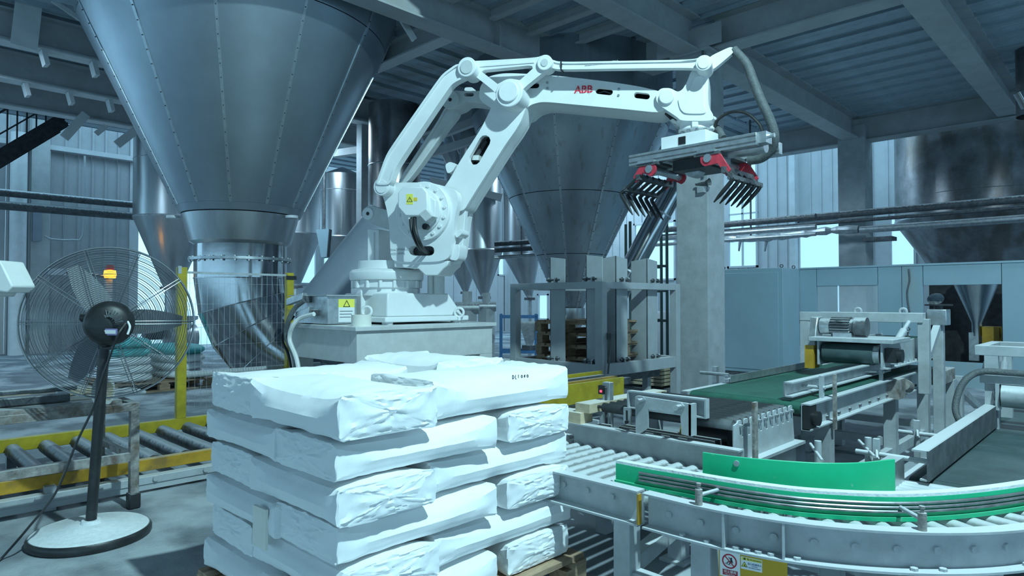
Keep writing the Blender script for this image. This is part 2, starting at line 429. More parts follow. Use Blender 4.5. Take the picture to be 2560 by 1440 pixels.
# inclined white struts and girt on the left
w_ = MB().bar(P(75, -20, y=10.9), P(60, 118, y=10.9), .30, .02, up=Y_)
struct(w_, 'trim_6', M['beamw'], label='wide bright upright plate at the upper left')
for k, (a, b, yy, wd) in enumerate((((215, 285), (160, 345), 14.7, .16), ((265, 315), (240, 335), 14.7, .10), ((340, 325), (292, 362), 14.7, .16), ((130, 0), (215, 58), 10.6, .06))):
    struct(MB().bar(P(*a, y=yy), P(*b, y=yy), wd, .03, up=Y_), 'trim_%d' % (k + 7), M['beamw'], label='bright diagonal brace plate under the left beams')

# ---- columns
def column(x0, y0, x1, y1, z1, label, cap=True):
    mb = MB().box(x0, y0, 0, x1, y1, z1)
    o = struct(mb, 'column', M['column'], label=label, bevel=.012)
    return o
c1 = column(8.5, 4.45, 9.0, 4.95, BZ + .35, 'broad rendered column behind the robot gripper')
c2 = column(15.5, 4.42, 16.05, 4.98, BZ + .3, 'far rendered column between the bright right windows')
pc = P(908, 450, d=13.2)
column(pc.x - .1, pc.y - .1, pc.x + .1, pc.y + .1, DZ, 'slim grey column beside the robot linkage')
# plate bracket on top of the near column and conduit
struct(MB().box(8.44, 4.39, BZ - .02, 9.06, 5.01, BZ + .02).box(8.40, 4.2, BZ + .02, 8.44, 5.2, BZ + .3), 'trim_20', M['beam'], label='bearing plate on top of the near column')
cond = thing('cable_conduit', 'thin dark cable conduit running down the near column', 'conduit', (8.47, 4.6, 0))
part(MB().tube(catmull([P(1702, 98, x=8.46), P(1720, 84, x=8.46), P(1748, 80, x=8.46), P(1756, 90, x=8.46), P(1757, 160, x=8.46), P(1757, 330, x=8.46), P(1757, 444, x=8.46)], 6), .018, 6), 'pipe', M['dark'], cond)
# horn loudspeaker on the column
hn = thing('siren_horn', 'small dark siren horn fixed to the near column', 'siren', P(1750, 465, x=8.4))
c = P(1762, 458, x=8.41)
part(MB().cyl(c + V((.0, .14, 0)), c + V((0, -.02, 0)), .018, .04, 14).lathe([(.04, 0), (.062, -.05)], c + V((0, -.02, 0)), 16, axis=Y_), 'horn', M['dark'], hn)
part(MB().box(c.x + .0, c.y + .02, c.z - .12, 8.505, c.y + .12, c.z - .03), 'bracket', M['frameg'], hn)

for k, (a, b, yy, wd) in enumerate((((1002, 44), (1036, 100), 7.0, .09), ((1090, 338), (1130, 424), 10.5, .16), ((1128, 322), (1152, 384), 10.8, .10))):
    struct(MB().bar(P(*a, y=yy), P(*b, y=yy), wd, .03, up=Y_), 'trim_%d' % (k + 30), M['beamw'], label='bright diagonal brace plate %s' % ('under the beam beside the big hopper', 'behind the robot forearm', 'thin, behind the robot forearm')[k])
for k, (a, b, dd) in enumerate((((1060, 352), (1245, 282), 12.6), ((1062, 388), (1250, 330), 13.4), ((1075, 452), (1255, 495), 13.8), ((836, 385), (925, 372), 13.6))):
    struct(MB().bar(P(*a, d=dd), P(*b, d=dd), .16, .14), 'ceiling_beam', M['beamw'], label='slender bright tie beam %s' % ('crossing right behind the robot rods', 'second behind the robot rods', 'low behind the robot arm', 'left of the slim column')[k])
# ---- left far wall (Y = 20): ribbed sheets, a wide gate and windows
WY = 20.0
wl = thing('wall_left', 'far ribbed sheet wall with a wide bright gateway', None, (4, WY, 0), kind='structure')
def wall_sheet_y(x0, x1, z0, z1, mt, parent=wl, name='wall_sheet', y=WY):
    mb = MB().box(x0 + .004, y, z0, x1 - .004, y + .04, z1)
    mb.box(x0, y - .035, z0, x0 + .05, y, z1)
    return part(mb, name, M[mt], parent, smooth=0)
f = None
x = -2.0; gate_x0 = P(340, 700, y=WY).x
gx1 = P(640, 700, y=WY).x
n = int((gate_x0 + 2.0) / .30)
for i in range(n):
    if f is None: f = wall_sheet_y(-2, -1.7, 0, 6.4, 'wallg')
    else: clone(f, (i * .30, 0, 0), wl)
gate_x0 = -2 + n * .30
part(MB().box(gate_x0, WY - .05, 0, gate_x0 + .22, WY + .05, 6.4), 'gate_post', M['wallw'], wl)
gz = 4.3
part(MB().box(gate_x0, WY, gz, gx1, WY + .05, 6.4), 'gate_header', M['wallw'], wl)
# beyond the gate: white sheets with window gaps between them
def open_wall(x0, x1, gaps):
    """sheets from x0 to x1, leaving window gaps (xa, xb, za, zb)"""
    xs = sorted(set([x0, x1] + [g for q in gaps for g in q[:2]]))
    for a, b in zip(xs, xs[1:]):
        g = [q for q in gaps if q[0] <= a + 1e-4 and b <= q[1] + 1e-4]
        spans = [(0, 6.4)] if not g else [(0, g[0][2]), (g[0][3], 6.4)]
        for za, zb in spans:
            k = max(1, round((b - a) / .6)); s = (b - a) / k
            for j in range(k):
                if zb - za > .02: wall_sheet_y(a + j * s, a + (j + 1) * s, za, zb, 'wallw')
gaps = []
for xa, xb, ya, yb in ((738, 792, 610, 712), (806, 900, 560, 770), (1244, 1262, 500, 690), (1268, 1292, 720, 790)):
    A, B = P(xa, ya, y=WY), P(xb, yb, y=WY)
    gaps.append((A.x, B.x, min(A.z, B.z), max(A.z, B.z)))
open_wall(gx1, 20, gaps)
for i, (a, b, za, zb) in enumerate(gaps):
    w = thing('window_%d' % (i + 1), 'bright window gap in the far white wall', None, (a, WY, za), kind='structure')
    fr = MB().box(a, WY - .03, za, a + .06, WY + .06, zb).box(b - .06, WY - .03, za, b, WY + .06, zb).box(a, WY - .03, za, b, WY + .06, za + .06).box(a, WY - .03, zb - .06, b, WY + .06, zb)
    part(fr, 'window_frame', M['wallw'], w)
    part(MB().box(a + .06, WY + .02, za + .06, b - .06, WY + .026, zb - .06), 'pane', M['glass'], w)
# girt above the sheets, wide pilaster and down pipe on the left wall
A, B = P(60, 358, y=WY - .3), P(345, 395, y=WY - .3)
struct(MB().box(A.x - 4, WY - .28, A.z - .06, B.x, WY - .06, A.z + .06), 'trim_21', M['wallw'], label='white girt along the top of the left wall sheets')
A = P(90, 500, y=WY - .3)
struct(MB().box(P(76, 500, y=WY - .3).x, WY - .4, 0, P(122, 500, y=WY - .3).x, WY - .08, 6.4), 'column', M['beam'], label='flat grey pilaster on the left wall')
dp = thing('down_pipe', 'pale round down pipe on the far left wall', 'pipe', (A.x - .4, WY - .4, 0))
c = P(46, 500, y=WY - .5)
part(MB().cyl((c.x, c.y, 0), (c.x, c.y, DZ), .17, n=20), 'pipe', M['beamw'], dp)

# ---- right far wall (X = 20): white sheets and bright windows
WX = 20.0
wr = thing('wall_right', 'far white ribbed wall with bright windows', None, (WX, 4, 0), kind='structure')
def wall_sheet_x(y0, y1, z0, z1, mt):
    mb = MB().box(WX, y0 + .003, z0, WX + .04, y1 - .003, z1).box(WX - .03, y0, z0, WX, y0 + .035, z1)
    return part(mb, 'wall_sheet', M[mt], wr, smooth=0)
rg = []
for xa, xb, ya, yb in ((1818, 1896, 405, 668), (1994, 2150, 556, 676), (2222, 2292, 540, 676), (1345, 1372, 735, 800), (1585, 1690, 560, 700), (2030, 2112, 700, 838)):
    A, B = P(xa, ya, x=WX), P(xb, yb, x=WX)
    rg.append((B.y, A.y, min(A.z, B.z), max(A.z, B.z)))
ys = sorted(set([-10, 20] + [g for q in rg for g in q[:2]]))
for a, b in zip(ys, ys[1:]):
    g = [q for q in rg if q[0] <= a + 1e-4 and b <= q[1] + 1e-4]
    cuts = sorted((q[2], q[3]) for q in g); lo = 0; spans = []
    for ca, cb in cuts: spans.append((lo, ca)); lo = cb
    spans.append((lo, 8))
    spans = [q for q in spans if q[1] - q[0] > .02]
    for za, zb in spans:
        k = max(1, round((b - a) / .32)) if b - a < 6 else round((b - a) / .45); s = (b - a) / k
        for j in range(k): wall_sheet_x(a + j * s, a + (j + 1) * s, za, zb, 'wallw')
for i, (a, b, za, zb) in enumerate(rg):
    w = thing('window_%d' % (i + 5), 'bright window in the far right wall', None, (WX, a, za), kind='structure')
    fr = MB().box(WX - .05, a, za, WX + .05, a + .06, zb).box(WX - .05, b - .06, za, WX + .05, b, zb).box(WX - .05, a, za, WX + .05, b, za + .06).box(WX - .05, a, zb - .06, WX + .05, b, zb)
    if i == 0:
        fr.box(WX - .03, (a + b) / 2 - .025, za, WX + .03, (a + b) / 2 + .025, zb)
        for t in (.25, .5, .75): fr.box(WX - .03, a, za + (zb - za) * t - .02, WX + .03, b, za + (zb - za) * t + .02)
    part(fr, 'window_frame', M['wallw'], w)
    part(MB().box(WX + .01, a + .06, za + .06, WX + .016, b - .06, zb - .06), 'pane', M['glass'], w)
# ledge and corner post on the right wall
A, B = P(1990, 548, x=19.8), P(2150, 545, x=19.8)
struct(MB().box(19.75, B.y, A.z - .05, WX, A.y, A.z + .05), 'trim_22', M['beamw'], label='white ledge over the wide right window')
struct(MB().box(19.7, P(1990, 500, x=19.8).y - .0, 0, WX, P(1976, 500, x=19.8).y, 7.8), 'trim_23', M['beamw'], label='pale corner post on the right wall')

# ================================================================== HOPPERS AND SILOS
fwh_ = V((FW.x, FW.y, 0)).normalized()
def clad_hopper(name, label, c, rings, nsec, mt, phase, rivets=True, gap=.006, shown=None):
    """conical hopper clad in separate sheets; rings = [(r, z)...] from the bottom up"""
    t = thing(name, label, 'hopper', (c.x, c.y, rings[0][1]))
    inner = MB().lathe([(r - .04, z) for r, z in rings], (c.x, c.y, 0), 48)
    part(inner, 'shell', M['dark'], t)
    st = MB(); rv = MB()
    for k in range(nsec):
        a0 = phase + 2 * math.pi * k / nsec; a1 = phase + 2 * math.pi * (k + 1) / nsec
        for j in range(len(rings) - 1):
            (r0, z0), (r1, z1) = rings[j], rings[j + 1]
            sl = V((r1 - r0, z1 - z0)).normalized() * gap
            ga = gap / max(r0, r1)
            pm = MB().lathe([(r0 + sl.x - .03, z0 + sl.y), (r0 + sl.x, z0 + sl.y), (r1 - sl.x, z1 - sl.y), (r1 - sl.x - .03, z1 - sl.y)], (c.x, c.y, 0), 10, a0=a0 + ga, a1=a1 - ga)
            part(pm, 'cladding_sheet', M[mt], t, smooth=50)
        strip = MB(); rv = MB()
        d = V((math.cos(a0), math.sin(a0), 0)); s = V((-d.y, d.x, 0))
        for (r0, z0), (r1, z1) in zip(rings, rings[1:]):
            p0 = V((c.x, c.y, z0)) + d * (r0 + .004); p1 = V((c.x, c.y, z1)) + d * (r1 + .004)
            nn = s.cross((p1 - p0).normalized())
            strip.bar(p0, p1, .036, .010, up=nn)
            L = (p1 - p0).length
            for q in range(int(L / .16)):
                b = p0 + (p1 - p0) * ((q + .5) * .16 / L) + nn * (.008 if nn.dot(d) > 0 else -.008)
                rv.obx(b, ((p1 - p0).normalized(), s, nn), (.006, .006, .006))
        so = part(strip, 'seam_strip', M['seam'], t)
        part(rv, 'rivets', M['rivet'], so, smooth=0, kind='stuff')
    return t
# ---- the big hopper at the left
HC = P(604, 530, d=9.15)
ang_c = math.atan2(-HC.y, -HC.x)
zb = 1.3 + (752 - 522) / FPX * 9.0
big = clad_hopper('cone_hopper', 'huge aluminium-clad cone hopper with riveted seams at the upper left', HC,
                  [(.83, zb), (1.95, 4.9), (2.21, 5.6)], 12, 'clad', ang_c - R(9))
part(MB().lathe([(2.21, 5.6), (2.21, 7.5)], (HC.x, HC.y, 0), 48), 'drum', M['clad'], big)
part(MB().lathe([(.74, zb - .09), (.785, zb - .09), (.828, zb + .005), (.78, zb + .005)], (HC.x, HC.y, 0), 48), 'skirt_band', M['clad'], big)
def hop_ang(px): return None
part(MB().lathe([(.76, zb - .10), (.66, zb - .46), (.60, zb - .50)], (HC.x, HC.y, 0), 48), 'outlet_cone', M['steelb'], big)
zc = zb - .50
part(MB().lathe([(.60, zc), (.60, zc - .20)], (HC.x, HC.y, 0), 48), 'neck', M['steel'], big)
fl = part(MB().lathe([(.60, zc - .18), (.67, zc - .18), (.67, zc - .215), (.60, zc - .215)], (HC.x, HC.y, 0), 48), 'flange', M['galv'], big)
bo = None
for k in range(24):
    a = 2 * math.pi * k / 24; p = V((HC.x + .645 * math.cos(a), HC.y + .645 * math.sin(a), zc - .2))
    q = MB().cyl(p - Z_ * .035, p + Z_ * .035, .016, n=6)
    if k == 0: bo = part(q, 'bolt', M['galv'], fl); p00 = p
    else: clone(bo, p - p00, fl)
for k, px in enumerate((462, 740)):     # lifting lugs under the skirt
    s = RT * (-.80 if k == 0 else .80) - FW * .30
    p = V((HC.x, HC.y, zb - .13)) + V((s.x, s.y, 0))
    part(MB().cyl(p - Z_ * .02, p + Z_ * .015, .085, n=20), 'lug', M['beamw'], big)
# ---- lobster-back elbow under it
el = thing('elbow_duct', 'polished stainless elbow duct bending down under the big hopper', 'duct', (HC.x, HC.y, 0))
z0 = zc - .215
dirn = V((RT.x, RT.y, 0)) * .9 + V((FW.x, FW.y, 0)) * .25; dirn.normalize()
def el_ring(c, ax, r=.60, n=40):
    ax = ax.normalized(); b = Z_.cross(ax) if abs(ax.z) < .99 else dirn.cross(Z_)
    b = dirn.cross(Z_).normalized(); e = ax.cross(b).normalized()
    return [c + (b * math.cos(2 * math.pi * k / n) + e * math.sin(2 * math.pi * k / n)) * r for k in range(n)]
path = [(0, 0, 0), (0, -.22, 0)]; ang = 0
cur = V((HC.x, HC.y, z0)); rings_ = [(cur.copy(), -Z_)]
cur = cur - Z_ * .24; segs = [(cur.copy(), 0)]
rings_.append((cur.copy(), -Z_))
for k in range(4):
    ang += 15
    ax = -Z_ * math.cos(R(ang - 7.5)) + dirn * math.sin(R(ang - 7.5))
    cur = cur + ax * (.34 if k < 3 else 1.0)
    rings_.append((cur.copy(), -Z_ * math.cos(R(ang)) + dirn * math.sin(R(ang))))
for i in range(len(rings_) - 1):
    a, b = el_ring(*rings_[i]), el_ring(*rings_[i + 1]); n = len(a)
    if min(v.z for v in b) < .02:
        b = [v if v.z > .02 else v + (a[k] - v) * ((.02 - v.z) / max(1e-3, a[k].z - v.z)) for k, v in enumerate(b)]
    mbx = MB().add(a + b, [(k, (k + 1) % n, n + (k + 1) % n, n + k) for k in range(n)])
    part(mbx, 'duct_segment', M['steel'], el, smooth=60)
    part(MB().tube(b + [b[0]], .008, 5, cap=False), 'weld_seam', M['steelb'], el)

# ---- the hopper behind the pallet cage
C2 = P(1428, 600, d=11.6)
def hz(py, d=11.6): return 1.3 + (752 - py) / FPX * d
h2 = clad_hopper('cone_hopper', 'streaked aluminium-clad cone hopper standing behind the pallet cage', C2,
                 [(.16, hz(785)), (.62, hz(640)), (1.10, hz(500)), (1.68, hz(335)), (1.76, hz(300))], 10, 'clad2', math.atan2(-C2.y, -C2.x) - R(9))
part(MB().lathe([(1.76, hz(300)), (1.76, DZ)], (C2.x, C2.y, 0), 40), 'drum', M['clad2'], h2)
part(MB().lathe([(.22, hz(778)), (.24, hz(770)), (.24, hz(800)), (.12, hz(830)), (.12, hz(880))], (C2.x, C2.y, 0), 24), 'outlet', M['steelb'], h2)
p = V((C2.x, C2.y, hz(796))) - V((FW.x, FW.y, 0)) * .25 - RT * .2
part(MB().cyl(p, p + V((FW.x, FW.y, 0)) * .2, .09, n=16), 'hatch', M['steelb'], h2)

def silo(label, px, d, r, py_break, py_tip, r_tip, mt, top=DZ + .1, mtc=None, pytop=None, tipdx=0, seams=(), name='silo'):
    c = P(px, 700, d=d)
    zt = top if pytop is None else 1.3 + (752 - pytop) / FPX * d
    zk = 1.3 + (752 - py_break) / FPX * d; zp = max(.25, 1.3 + (752 - py_tip) / FPX * d)
    t = thing(name, label, 'silo', (c.x, c.y, 0))
    part(MB().lathe([(r, zk), (r, zt)], (c.x, c.y, 0), 40), 'barrel', M[mt], t)
    if pytop is not None: part(MB().lathe([(r, zt), (.05, zt + r * .4)], (c.x, c.y, 0), 40), 'roof_cone', M[mt], t)
    part(MB().lathe([(r + .004, zk - .01), (r + .012, zk + .01), (r + .004, zk + .03)], (c.x, c.y, 0), 40), 'weld_band', M['galv'], t)
    tip = V((c.x, c.y, 0)) + RT * (tipdx / FPX * d)
    a, b = [], []
    for k in range(40):
        q = 2 * math.pi * k / 40; dv = V((math.cos(q), math.sin(q), 0))
        a.append(V((c.x, c.y, zk)) + dv * r); b.append(V((tip.x, tip.y, zp)) + dv * r_tip)
    part(MB().add(a + b, [(k, (k + 1) % 40, 40 + (k + 1) % 40, 40 + k) for k in range(40)]), 'cone', M[mtc or mt], t)
    part(MB().cyl((tip.x, tip.y, zp - .05), (tip.x, tip.y, zp + .01), r_tip + .07, n=20), 'flange', M['dark'], t)
    part(MB().cyl((tip.x, tip.y, 0), (tip.x, tip.y, zp - .05), r_tip * .8, n=16), 'outlet', M['galv'], t)
    for z in seams:
        zz = 1.3 + (752 - z) / FPX * d
        part(MB().ring((c.x, c.y, zz), Z_, r, .008, 40, 5), 'weld_seam', M['galv'], t)
    return t
silo('tall stainless silo with a cone left of the big hopper', 430, 15.0, .80, 548, 718, .18, 'steelb', seams=(405,))
silo('pale silo half hidden right of the elbow duct', 738, 17.0, .66, 588, 715, .12, 'steelb')
silo('stainless silo with a short cone left of the slim column', 855, 15.5, .52, 596, 705, .10, 'steelb', seams=(480,), pytop=440)
silo('broad stainless silo with a cone right of the robot body', 1203, 14.2, .47, 628, 742, .07, 'steelb', seams=(490,), tipdx=8)
silo('dull stainless silo whose cone shows behind the robot shoulder', 1156, 16.2, .45, 640, 730, .06, 'steelb', tipdx=8)
silo('slender silo seen left of the hopper behind the cage', 1304, 15.5, .44, 640, 745, .06, 'steelb', tipdx=20)
rs = silo('very large dark stainless silo at the right edge', 2462, 14.6, 1.72, 548, 790, .35, 'steeld', top=5.2)
# patch plate on the big right silo
silo_c = P(2462, 700, d=14.6)
pt_ = P(2395, 415, d=12.95); tdir = V((-silo_c.x, -silo_c.y, 0)).normalized(); a_c = math.atan2(tdir.y, tdir.x)
zq = 1.3 + (752 - 415) / FPX * 13.2
part(MB().lathe([(1.725, zq - .42), (1.745, zq - .42), (1.745, zq + .42), (1.725, zq + .42)], (silo_c.x, silo_c.y, 0), 24, a0=a_c - R(28), a1=a_c + R(34)), 'patch_plate', M['steeld'], rs)
# teal chute hanging left of the stainless silo
ch = thing('drop_chute', 'narrow teal tapered chute hanging left of the stainless silo', 'chute', P(800, 640, d=14.2))
A, B = P(790, 574, d=14.2), P(822, 572, d=14.2); C3, D3 = P(803, 644, d=14.2), P(816, 642, d=14.2)
dq = fwh_ * .25
part(MB().hexa([C3, D3, D3 + dq, C3 + dq, A, B, B + dq, A + dq]), 'chute', M['cab'], ch)
part(MB().hexa([D3 + dq * .2, P(822, 640, d=14.3), P(822, 640, d=14.5), D3 + dq, B + dq * .2, P(826, 575, d=14.3), P(826, 575, d=14.5), B + dq]), 'side_flap', M['black'], ch)
part(MB().cyl((A + B) / 2 + dq / 2, V(((A + B).x / 2, (A + B).y / 2, 5.3)) + dq / 2, .03, n=8), 'hanger', M['dark'], ch)
# duct at the upper right corner
ud = thing('vertical_duct', 'dark duct hanging at the upper right corner', 'duct', P(2585, 280, d=10.5))
c = P(2590, 250, d=10.5)
part(MB().lathe([(.26, c.z - .25), (.26, DZ - .005)], (c.x, c.y, 0), 28), 'pipe', M['steeld'], ud)
part(MB().cyl(P(2545, 230, d=10.2), P(2566, 268, d=10.2), .07, n=16), 'fitting', M['steel'], ud)
# dark round duct behind the robot linkage
dk = thing('vertical_duct', 'dark sooty round duct behind the robot linkage', 'duct', P(986, 560, d=12.0))
c = P(986, 500, d=12.0)
part(MB().lathe([(.47, 0.0), (.47, 4.86)], (c.x, c.y, 0), 36), 'pipe', M['steeld'], dk)
for zz in (2.9, 3.75): part(MB().ring((c.x, c.y, zz), Z_, .47, .012, 36, 5), 'joint_band', M['steelb'], dk)
# sloping slate duct behind the robot body
sd = thing('sloping_duct', 'thick slate-grey duct sloping down behind the robot body', 'duct', P(850, 700, d=8.2))
A, B = P(985, 560, d=8.9), P(770, 840, d=8.5)
part(MB().cyl(A, B, .40, n=36), 'pipe', M['slate'], sd)
# leaning stainless tube right of the cage hopper
lt = thing('sloping_pipe', 'leaning stainless pipe between the cage hopper and the near column', 'pipe', P(1560, 720, d=12.5))
A, B = P(1712, 420, d=12.0), P(1540, 742, d=12.0)
part(MB().cyl(A, B, .20, n=24), 'pipe', M['steel'], lt)
for t in (.35, .8): part(MB().cyl(A + (B - A) * t, A + (B - A) * (t + .012), .212, n=24), 'clamp_band', M['galv'], lt)

# ================================================================== PIPE RUNS
def pipe_run(name, label, pts, r, mt, posts=()):
    t = thing(name, label, 'pipe', pts[0])
    for i, (a, b) in enumerate(zip(pts, pts[1:])): part(MB().cyl(a, b, r, n=14), 'pipe', M[mt], t)
    for q in posts: part(q, 'bracket', M['dark'], t)
    return t
XP = 15.15
zA = P(2190, 529, x=XP).z
pipe_run('pipe', 'upper dark pipe running across the right bay', [V((XP, 9.5, zA)), V((XP, -9, zA))], .075, 'dark')
pipe_run('pipe', 'thin dark pipe just under the upper right pipe', [V((XP + .12, 9.5, zA - .14)), V((XP + .12, -9, zA - .14))], .04, 'dark')
zB = P(2190, 572, x=XP).z
y1, y2 = P(2150, 570, x=XP).y, P(2222, 570, x=XP).y
pipe_run('pipe', 'bright lower pipe right of the far column', [V((XP, y1, zB)), V((XP, -9, zB))], .075, 'galv')
wr_ = thing('wrapped_pipe', 'crumpled foil-wrapped pipe left of the far column', 'pipe', (XP, y1 + .1, zB))
ya, yb_ = P(1812, 590, x=XP).y + 1.2, y1 + .03
pts, rr = [], []
for i in range(40):
    q = i / 39; pts.append(V((XP, ya + (yb_ - ya) * q, zB + .03 * math.sin(9 * q)))); rr.append(.085 + .05 * noise.noise(V((i * .6, 2, 0))))
part(MB().tube(pts, rr, 9), 'foil_wrap', M['galv'], wr_, smooth=15)
for px in (1850, 1915):
    q = P(px, 605, x=XP); part(MB().cyl(q, q - Z_ * .22 + Y_ * .03, .035, .02, n=6), 'loose_foil', M['galv'], wr_)
part(MB().box(XP - .02, y2 - .06, zB - .25, XP + .35, y2 + .5, zB - .17), 'bracket', M['dark'], wr_)
zc1, zc2 = P(170, 497, y=18.6).z, P(170, 527, y=18.6).z
xe = P(345, 520, y=18.6).x
pipe_run('pipe', 'upper dark pipe across the left wall', [V((-3, 18.6, zc1)), V((xe, 18.6, zc1))], .085, 'dark')
pipe_run('pipe', 'lower dark pipe across the left wall', [V((-3, 18.6, zc2)), V((xe, 18.6, zc2))], .10, 'dark')
pm_ = thing('pipe', 'pipe pair crossing behind the cage hopper', 'pipe', P(1650, 600, d=14.5))
for py, r in ((588, .07), (608, .06), (622, .04)):
    z_ = P(1500, py, x=14.2).z
    part(MB().cyl((14.2, 9.2, z_), (14.2, 5.0, z_), r, n=12), 'pipe', M['galv' if py > 600 else 'dark'], pm_)
    if py == 588: part(MB().cyl((14.2, 6.4, z_ - .3), (14.2, 6.4, DZ), .02, n=6), 'hanger', M['dark'], pm_)
pl_ = thing('pipe', 'pipe bundle crossing beside the slender silo', 'pipe', P(1290, 620, d=13.2))
for py, r in ((606, .05), (622, .05), (640, .04)):
    a_, b_ = P(1236, py + 4, d=13.4), P(1372, py - 4, d=13.4)
    part(MB().cyl(a_, b_, r, n=12), 'pipe', M['dark' if py < 630 else 'galv'], pl_)
    m_ = (a_ + b_) / 2
    if py == 606: part(MB().cyl(V((m_.x, m_.y, m_.z - .3)), V((m_.x, m_.y, DZ)), .02, n=6), 'hanger', M['dark'], pl_)

# dark stair flight at the far upper left
stt = thing('stair_flight', 'dark steel stair flight with railing at the far upper left', 'stairs', P(20, 420, y=17.0))
A, B = P(-60, 430, y=17.0), P(160, 300, y=17.0)
sr = MB()
for o in (0, .8): sr.bar(A + Y_ * o, B + Y_ * o, .03, .30)
part(sr, 'stringer', M['blackm'], stt)
tr = None
for k in range(14):
    q = A + (B - A) * ((k + .5) / 14)
    m_ = MB().box(q.x - .13, q.y, q.z - .02, q.x + .13, q.y + .8, q.z + .01)
    if tr is None: tr = part(m_, 'tread', M['dark'], stt); q0 = q
    else: clone(tr, q - q0, stt)
rl = MB().bar(A + Z_ * .95, B + Z_ * .95, .04, .04).bar(A + Z_ * .5, B + Z_ * .5, .03, .03)
part(rl, 'handrail', M['blackm'], stt)
bl_ = None
for k in range(10):
    q = A + (B - A) * (k / 9)
    m_ = MB().cyl(q, q + Z_ * .95, .016, n=6)
    if bl_ is None: bl_ = part(m_, 'baluster', M['blackm'], stt); q0 = q
    else: clone(bl_, q - q0, stt)
# small switch box and cable on the pilaster
sb = thing('switch_lever', 'narrow blue-grey switch lever on the left wall pilaster', 'switch', P(92, 560, y=19.4))
A = P(92, 560, y=19.56); part(MB().obx(A, (V((.97, 0, .2)), Y_, Z_), (.09, .05, .42)), 'lever', M['slate'], sb)
part(MB().tube(catmull([P(112, 590, y=19.3), P(130, 598, y=19.3), P(180, 600, y=19.3), P(206, 590, y=19.3), P(212, 500, y=19.3), P(212, 390, y=19.3)], 5), .025, 6), 'conduit', M['frameg'], sb)
# beacon lamp on the left wall behind the fan
be = thing('beacon_lamp', 'glowing amber beacon lamp behind the fan guard', 'beacon', P(275, 680, y=15))
c = P(275, 684, y=15.0)
part(MB().lathe([(.0, -.09), (.10, -.09), (.115, -.02), (.10, .07), (.0, .08)], c, 18), 'lens', M['beacon'], be)
part(MB().lathe([(.0, .08), (.08, .08), (.075, .16), (.0, .18)], c, 18), 'cap', M['lens'], be)
part(MB().tube([c + V((-.02, .0, -.08)), c + V((-.3, .1, -.02)), c + V((-.75, .3, .02))], .03, 6), 'arm', M['dark'], be)
part(MB().box(c.x - 1.0, c.y + .2, c.z - .05, c.x - .7, c.y + .5, c.z + .08), 'bracket', M['slate'], be)
post_x = c.x + .1
part(MB().box(c.x - .06, c.y + .05, 0, c.x + .06, c.y + .15, c.z - .1), 'post', M['frameg'], be)

# rotary valve assembly under the left silo
rv_ = thing('rotary_valve', 'grey rotary valve standing in the bright gateway', 'valve', P(450, 900, d=12.6))
c = P(452, 845, d=12.6)
part(MB().cyl(c - X_ * .25, c + X_ * .25, .26, n=24), 'housing', M['galv'], rv_)
part(MB().lathe([(.30, .42), (.30, .36), (.18, .30), (.20, .2)], c, 20), 'inlet', M['galv'], rv_)
part(MB().lathe([(.30, -.40), (.16, -.85), (.05, -.95)], c, 20), 'outlet_cone', M['galv'], rv_)
part(MB().cyl(c + V((-.3, .1, .1)), c + V((-.62, .1, .1)), .12, n=16), 'motor', M['dark'], rv_)
# pallet of white and teal sacks in front of the gateway
pb = P(375, 968, z=0)
def pallet(name, label, cx, cy, z0, lx, ly, mt='wood', group=None, nb=7, h=.144):
    t = thing(name, label, 'pallet', (cx, cy, z0), group)
    sl = None
    for k in range(nb):
        y = cy - ly / 2 + ly * (k + .5) / nb
        q = MB().box(cx - lx / 2, y - ly / nb * .40, z0 + h - .022, cx + lx / 2, y + ly / nb * .40, z0 + h)
        if sl is None: sl = part(q, 'deck_board', M[mt], t, smooth=0); yy0 = y
        else: clone(sl, (0, y - yy0, 0), t)
    br = None
    for k in (-1, 0, 1):
        q = MB().box(cx + k * (lx / 2 - .05) - .05, cy - ly / 2, z0 + h - .044, cx + k * (lx / 2 - .05) + .05, cy + ly / 2, z0 + h - .022)
        part(q, 'stringer_board', M[mt], t, smooth=0)
        q = MB().box(cx - lx / 2, cy + k * (ly / 2 - .05) - .05, z0, cx + lx / 2, cy + k * (ly / 2 - .05) + .05, z0 + .022)
        part(q, 'bottom_board', M[mt], t, smooth=0)
        for j in (-1, 0, 1):
            q = MB().box(cx + k * (lx / 2 - .07) - .07, cy + j * (ly / 2 - .05) - .05, z0 + .022, cx + k * (lx / 2 - .07) + .07, cy + j * (ly / 2 - .05) + .05, z0 + h - .044)
            part(q, 'block', M[mt], t, smooth=0)
    return t
pallet('pallet', 'wooden pallet under the teal and white sacks at the gateway', pb.x, pb.y, 0, 1.4, 1.3)
for k in range(5):
    for j in range(2):
        zz = .15 + .12 * k
        if k == 4 and j == 1: continue
        q = MB(); cx_, cy_ = pb.x - .37 + .74 * j + random.uniform(-.02, .02), pb.y + random.uniform(-.05, .05)
        pr_ = [(.0, 0), (.05, .0), (.0, .0)]
        q.lathe([(0.0, 0.0), (.40, .005), (.47, .035), (.48, .06), (.46, .09), (.38, .118), (0, .12)], (0, 0, 0), 20)
        q.v = [V((cx_ + (abs(p.x) ** .7) * math.copysign(1, p.x) * .52, cy_ + (abs(p.y) ** .7) * math.copysign(1, p.y) * 1.05, zz + p.z)) for p in q.v]
        tl = k >= 3
        solo(q, 'sack', M['teal' if tl else 'paper'], '%s sack, %s on the %s side of the gateway pallet' % ('teal' if tl else 'white', ('lowest', 'second lowest', 'middle', 'second highest', 'highest')[k], ('left', 'right')[j]), 'sack', 'sacks on the gateway pallet')

